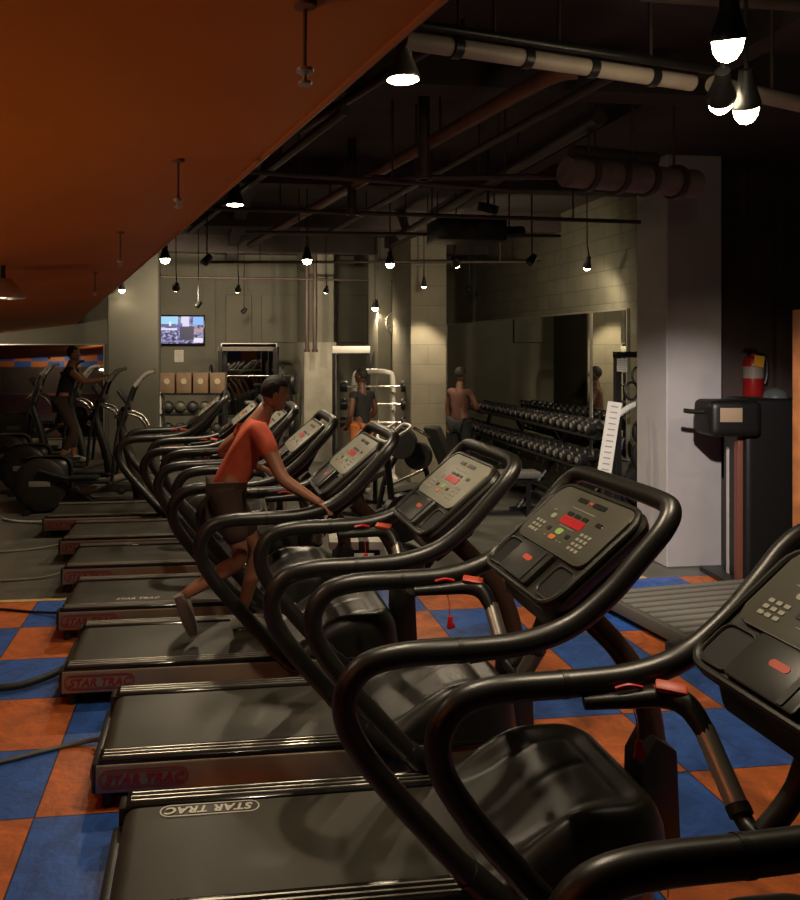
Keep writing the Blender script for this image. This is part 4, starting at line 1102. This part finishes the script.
# the runner on the third treadmill: coordinates relative to the belt
ox, oy = TS[3].location.x, TS[3].location.y; RO = 1.02
def rel(p): return Vector((p.x - ox - RO, p.y - oy, p.z - .228))
J = dict(pelvis=(.0,0,.93), chest=(.15,0,1.25), neck=(.24,0,1.42), head=(.32,0,1.55))
J.update(lsh=(.22,.175,1.35), rsh=(.20,-.175,1.35), lhip=(.0,.09,.90), rhip=(.0,-.09,.90))
J.update(lel=(-.04,.27,1.15), lwr=(.20,.22,1.06))
hand = Vector((1.60-RO, -.395, 1.12-.228+.04)); J['rwr'] = hand - Vector((.06,-.0,-.01)); J['rel'] = (.34,-.33,1.05)
J['rcurl'] = (.2,0,-1); J['lcurl'] = (.3,.2,-1)
J.update(lkn=(.22,.11,.52), lan=(.10,.10,.085), rkn=(.10,-.11,.52), ran=(-.27,-.10,.30), rfoot=(.35,0,-1), lfoot=(1,0,0), nod=14)
person('person in orange red top and dark shorts jogging on the fourth treadmill', (ox+RO, oy, .231), 0, J, M_skin, M_oshirt, M_dshorts, leg=.8, sleeve=.6)
# ------------------------------------------------------------------ lamps switched on
LAMPS = [(403,80,3.15,'round spotlight hanging beside the orange soffit edge at top centre',120,120,None,.065),
 (728,40,3.12,'brightest spotlight, highest at top right',95,110,(2.2,3.4,0),.055),
 (721,99,3.02,'left one of the pair of bright spotlights at right',1150,42,(4.5,7.0,.30),.05),
 (746,107,3.0,'right one of the pair of bright spotlights at right',60,100,(3.0,4.2,0),.05),
 (235,205,3.05,'flat spotlight beside the soffit edge left of centre',110,120,None,.06),
 (165,259,3.0,'small spotlight close to the soffit edge, above and left of the starry one',150,120,None,.055),
 (176,288,2.95,'bright spotlight just above the television',170,120,(-1.0,16,1.4),.06),
 (122,290,2.98,'spotlight at the end of the soffit above the left column',8,110,None,.055),
 (238,290,2.95,'small spotlight right of the television',140,110,(.3,16,1.4),.05),
 (307,260,3.0,'bright spotlight above the middle of the weights area',170,120,None,.055),
 (390,264,3.0,'spotlight left of the block column',140,120,None,.05),
 (456,264,3.0,'spotlight above the left end of the long mirror',130,110,(4.75,12.0,1.4),.05),
 (587,267,3.0,'spotlight above the middle of the dumbbell rack',60,110,(4.7,10.5,1.0),.045),
 (326,291,2.95,'small spotlight in front of the back column',90,110,(2.0,16,1.2),.045),
 (375,308,2.72,'bright low spotlight by the wall clock',120,120,None,.055)]
KN, KF = .74, .66
for (px, py, z, lab, wts, cone, aim, s) in LAMPS:
    flat_ = px in (403, 235)
    far = FZ(px, py, z).y > 7.5
    lamp(px, py, z, lab, wts*(KF if far else KN), 158 if far else cone, aim, s, col=(1,.88,.80) if px == 721 else (1,.80,.55), dome=.12 if flat_ else (1.35 if px > 700 else .95), m=M_steel if px == 403 else None)
# added uplighters out of view at left, made up to wash the orange soffit
for (x, y, w_, lab) in ((-1.9,.9,60,'added uplighter out of view left of the camera, brightening the orange soffit'),(-3.6,4.4,45,'second added uplighter out of view at left, brightening the orange soffit')):
    t = thing('added_uplighter', lab, 'lamp', (x, y, 0))
    MB().lathe([(0,0),(.14,0),(.14,.02),(.02,.03),(.014,.06),(.014,1.15),(0,1.15)], seg=20).build('stand', M_black, t)
    MB().lathe([(.02,1.14),(.05,1.16),(.09,1.26),(.085,1.26),(.045,1.17),(0,1.16)], seg=20).build('lamp_bowl', M_black, t)
    MB().ball((0,0,1.2), .025, 10).build('lamp_bulb', MATS['dim_bulb'] if 'dim_bulb' in MATS else mat('dim_bulb', (1,.9,.7), .3, emit=(1,.85,.6), es=3), t)
    spot(t, (0,0,1.25), (x+.3, y+.6, 2.5), w_, 150, .8)
def added_spot(loc, aim, w_, cone, lab):  # extra lamp out of view, added only to brighten what it aims at
    p = Vector(loc); t = thing('ceiling_spotlight', lab, 'spotlight', p); ax = (p - Vector(aim)).normalized(); s = .05
    MB().lathe([(s,0),(s*1.05,.01),(s*.7,.07),(s*.5,.14),(0,.145)], (0,0,0), ax, 20).build('lamp_housing', M_iron, t)
    MB().lathe([(0,-s*.6),(s*.8,-s*.3),(s*.92,0),(0,.01)], (0,0,0), ax, 20).build('lamp_lens', M_bulb, t)
    zt = CEIL if loc[0] > -1.5 else soffit_z(p)
    MB().tube([ax*.12, ax*.12+Vector((0,0,.03)), Vector((0,0,zt-p.z))], .008, 8).build('hanging_stem', M_black, t)
    spot(t, -ax*.06, aim, w_, cone)
added_spot((-5.0,13.6,1.95), (-4.6,16,2.3), 110, 150, 'added spotlight out of view under the soffit at far left lighting the wall above the mirror')  # added lamp that brightens the wall band over the far left mirror
added_spot((4.1,3.6,3.1), (4.7,5.9,1.4), 45, 60, 'added warm spotlight beyond the right edge lighting the wooden door edge')  # unseen lamp added to warm up the door edge
added_spot((-6.6,-2.2,1.55), (-6.6,-4,1.5), 60, 150, 'added spotlight behind the camera lighting the blue and orange frieze')  # unseen lamp added so the frieze shows up in the mirror
# accent lamp grazing the block column
t = lamp(424, 286, 2.95, 'dark spotlight washing light down the block column', 150, 60, F(424, 380, 12.15), .04)
# small unlit track heads
for (px, py, lab) in ((205,262,'unlit tilted track head left of centre near the ceiling'),(487,205,'x'),(243,312,'unlit small track head above the power rack'),(468,290,'unlit small track head above the mirror end'),(197,306,'unlit small track head over the television'),(530,262,'unlit small track head above the long mirror')):
    if lab == 'x': continue
    z = 2.95 if py < 300 else 2.7
    p = FZ(px, py, z)
    t = thing('track_head', lab, 'spotlight', p)
    MB().lathe([(0,-.02),(.04,-.02),(.045,.0),(.035,.09),(0,.1)], (0,0,0), (.5,.2,.6), 14).build('head_can', M_iron, t)
    MB().cyl((.02,0,.04), (.02,0,CEIL-p.z), .008, seg=6).build('hanging_stem', M_black, t)
# dome lamp under the soffit at the left edge
p = F(3, 291, 3.2)
t = thing('dome_lamp', 'grey dome lamp under the orange soffit at the left edge of the photo', 'lamp', p)
MB().lathe([(.001,.05),(.03,.05),(.05,.03),(.085,-.01),(.09,-.03),(.083,-.03),(.078,-.012),(.03,.02),(0,.025)], seg=24).build('dome_shade', M_steel, t)
MB().ball((0,0,-.0), (.028,.028,.03)).build('lamp_bulb', mat('dim_bulb', (1,.9,.7), .3, emit=(1,.85,.6), es=3), t)
MB().cyl((0,0,.045), (0,0,soffit_z(p)-p.z), .01, seg=8).build('hanging_stem', M_black, t)
spot(t, (0,0,-.03), (p.x,p.y,0), 18, 140)
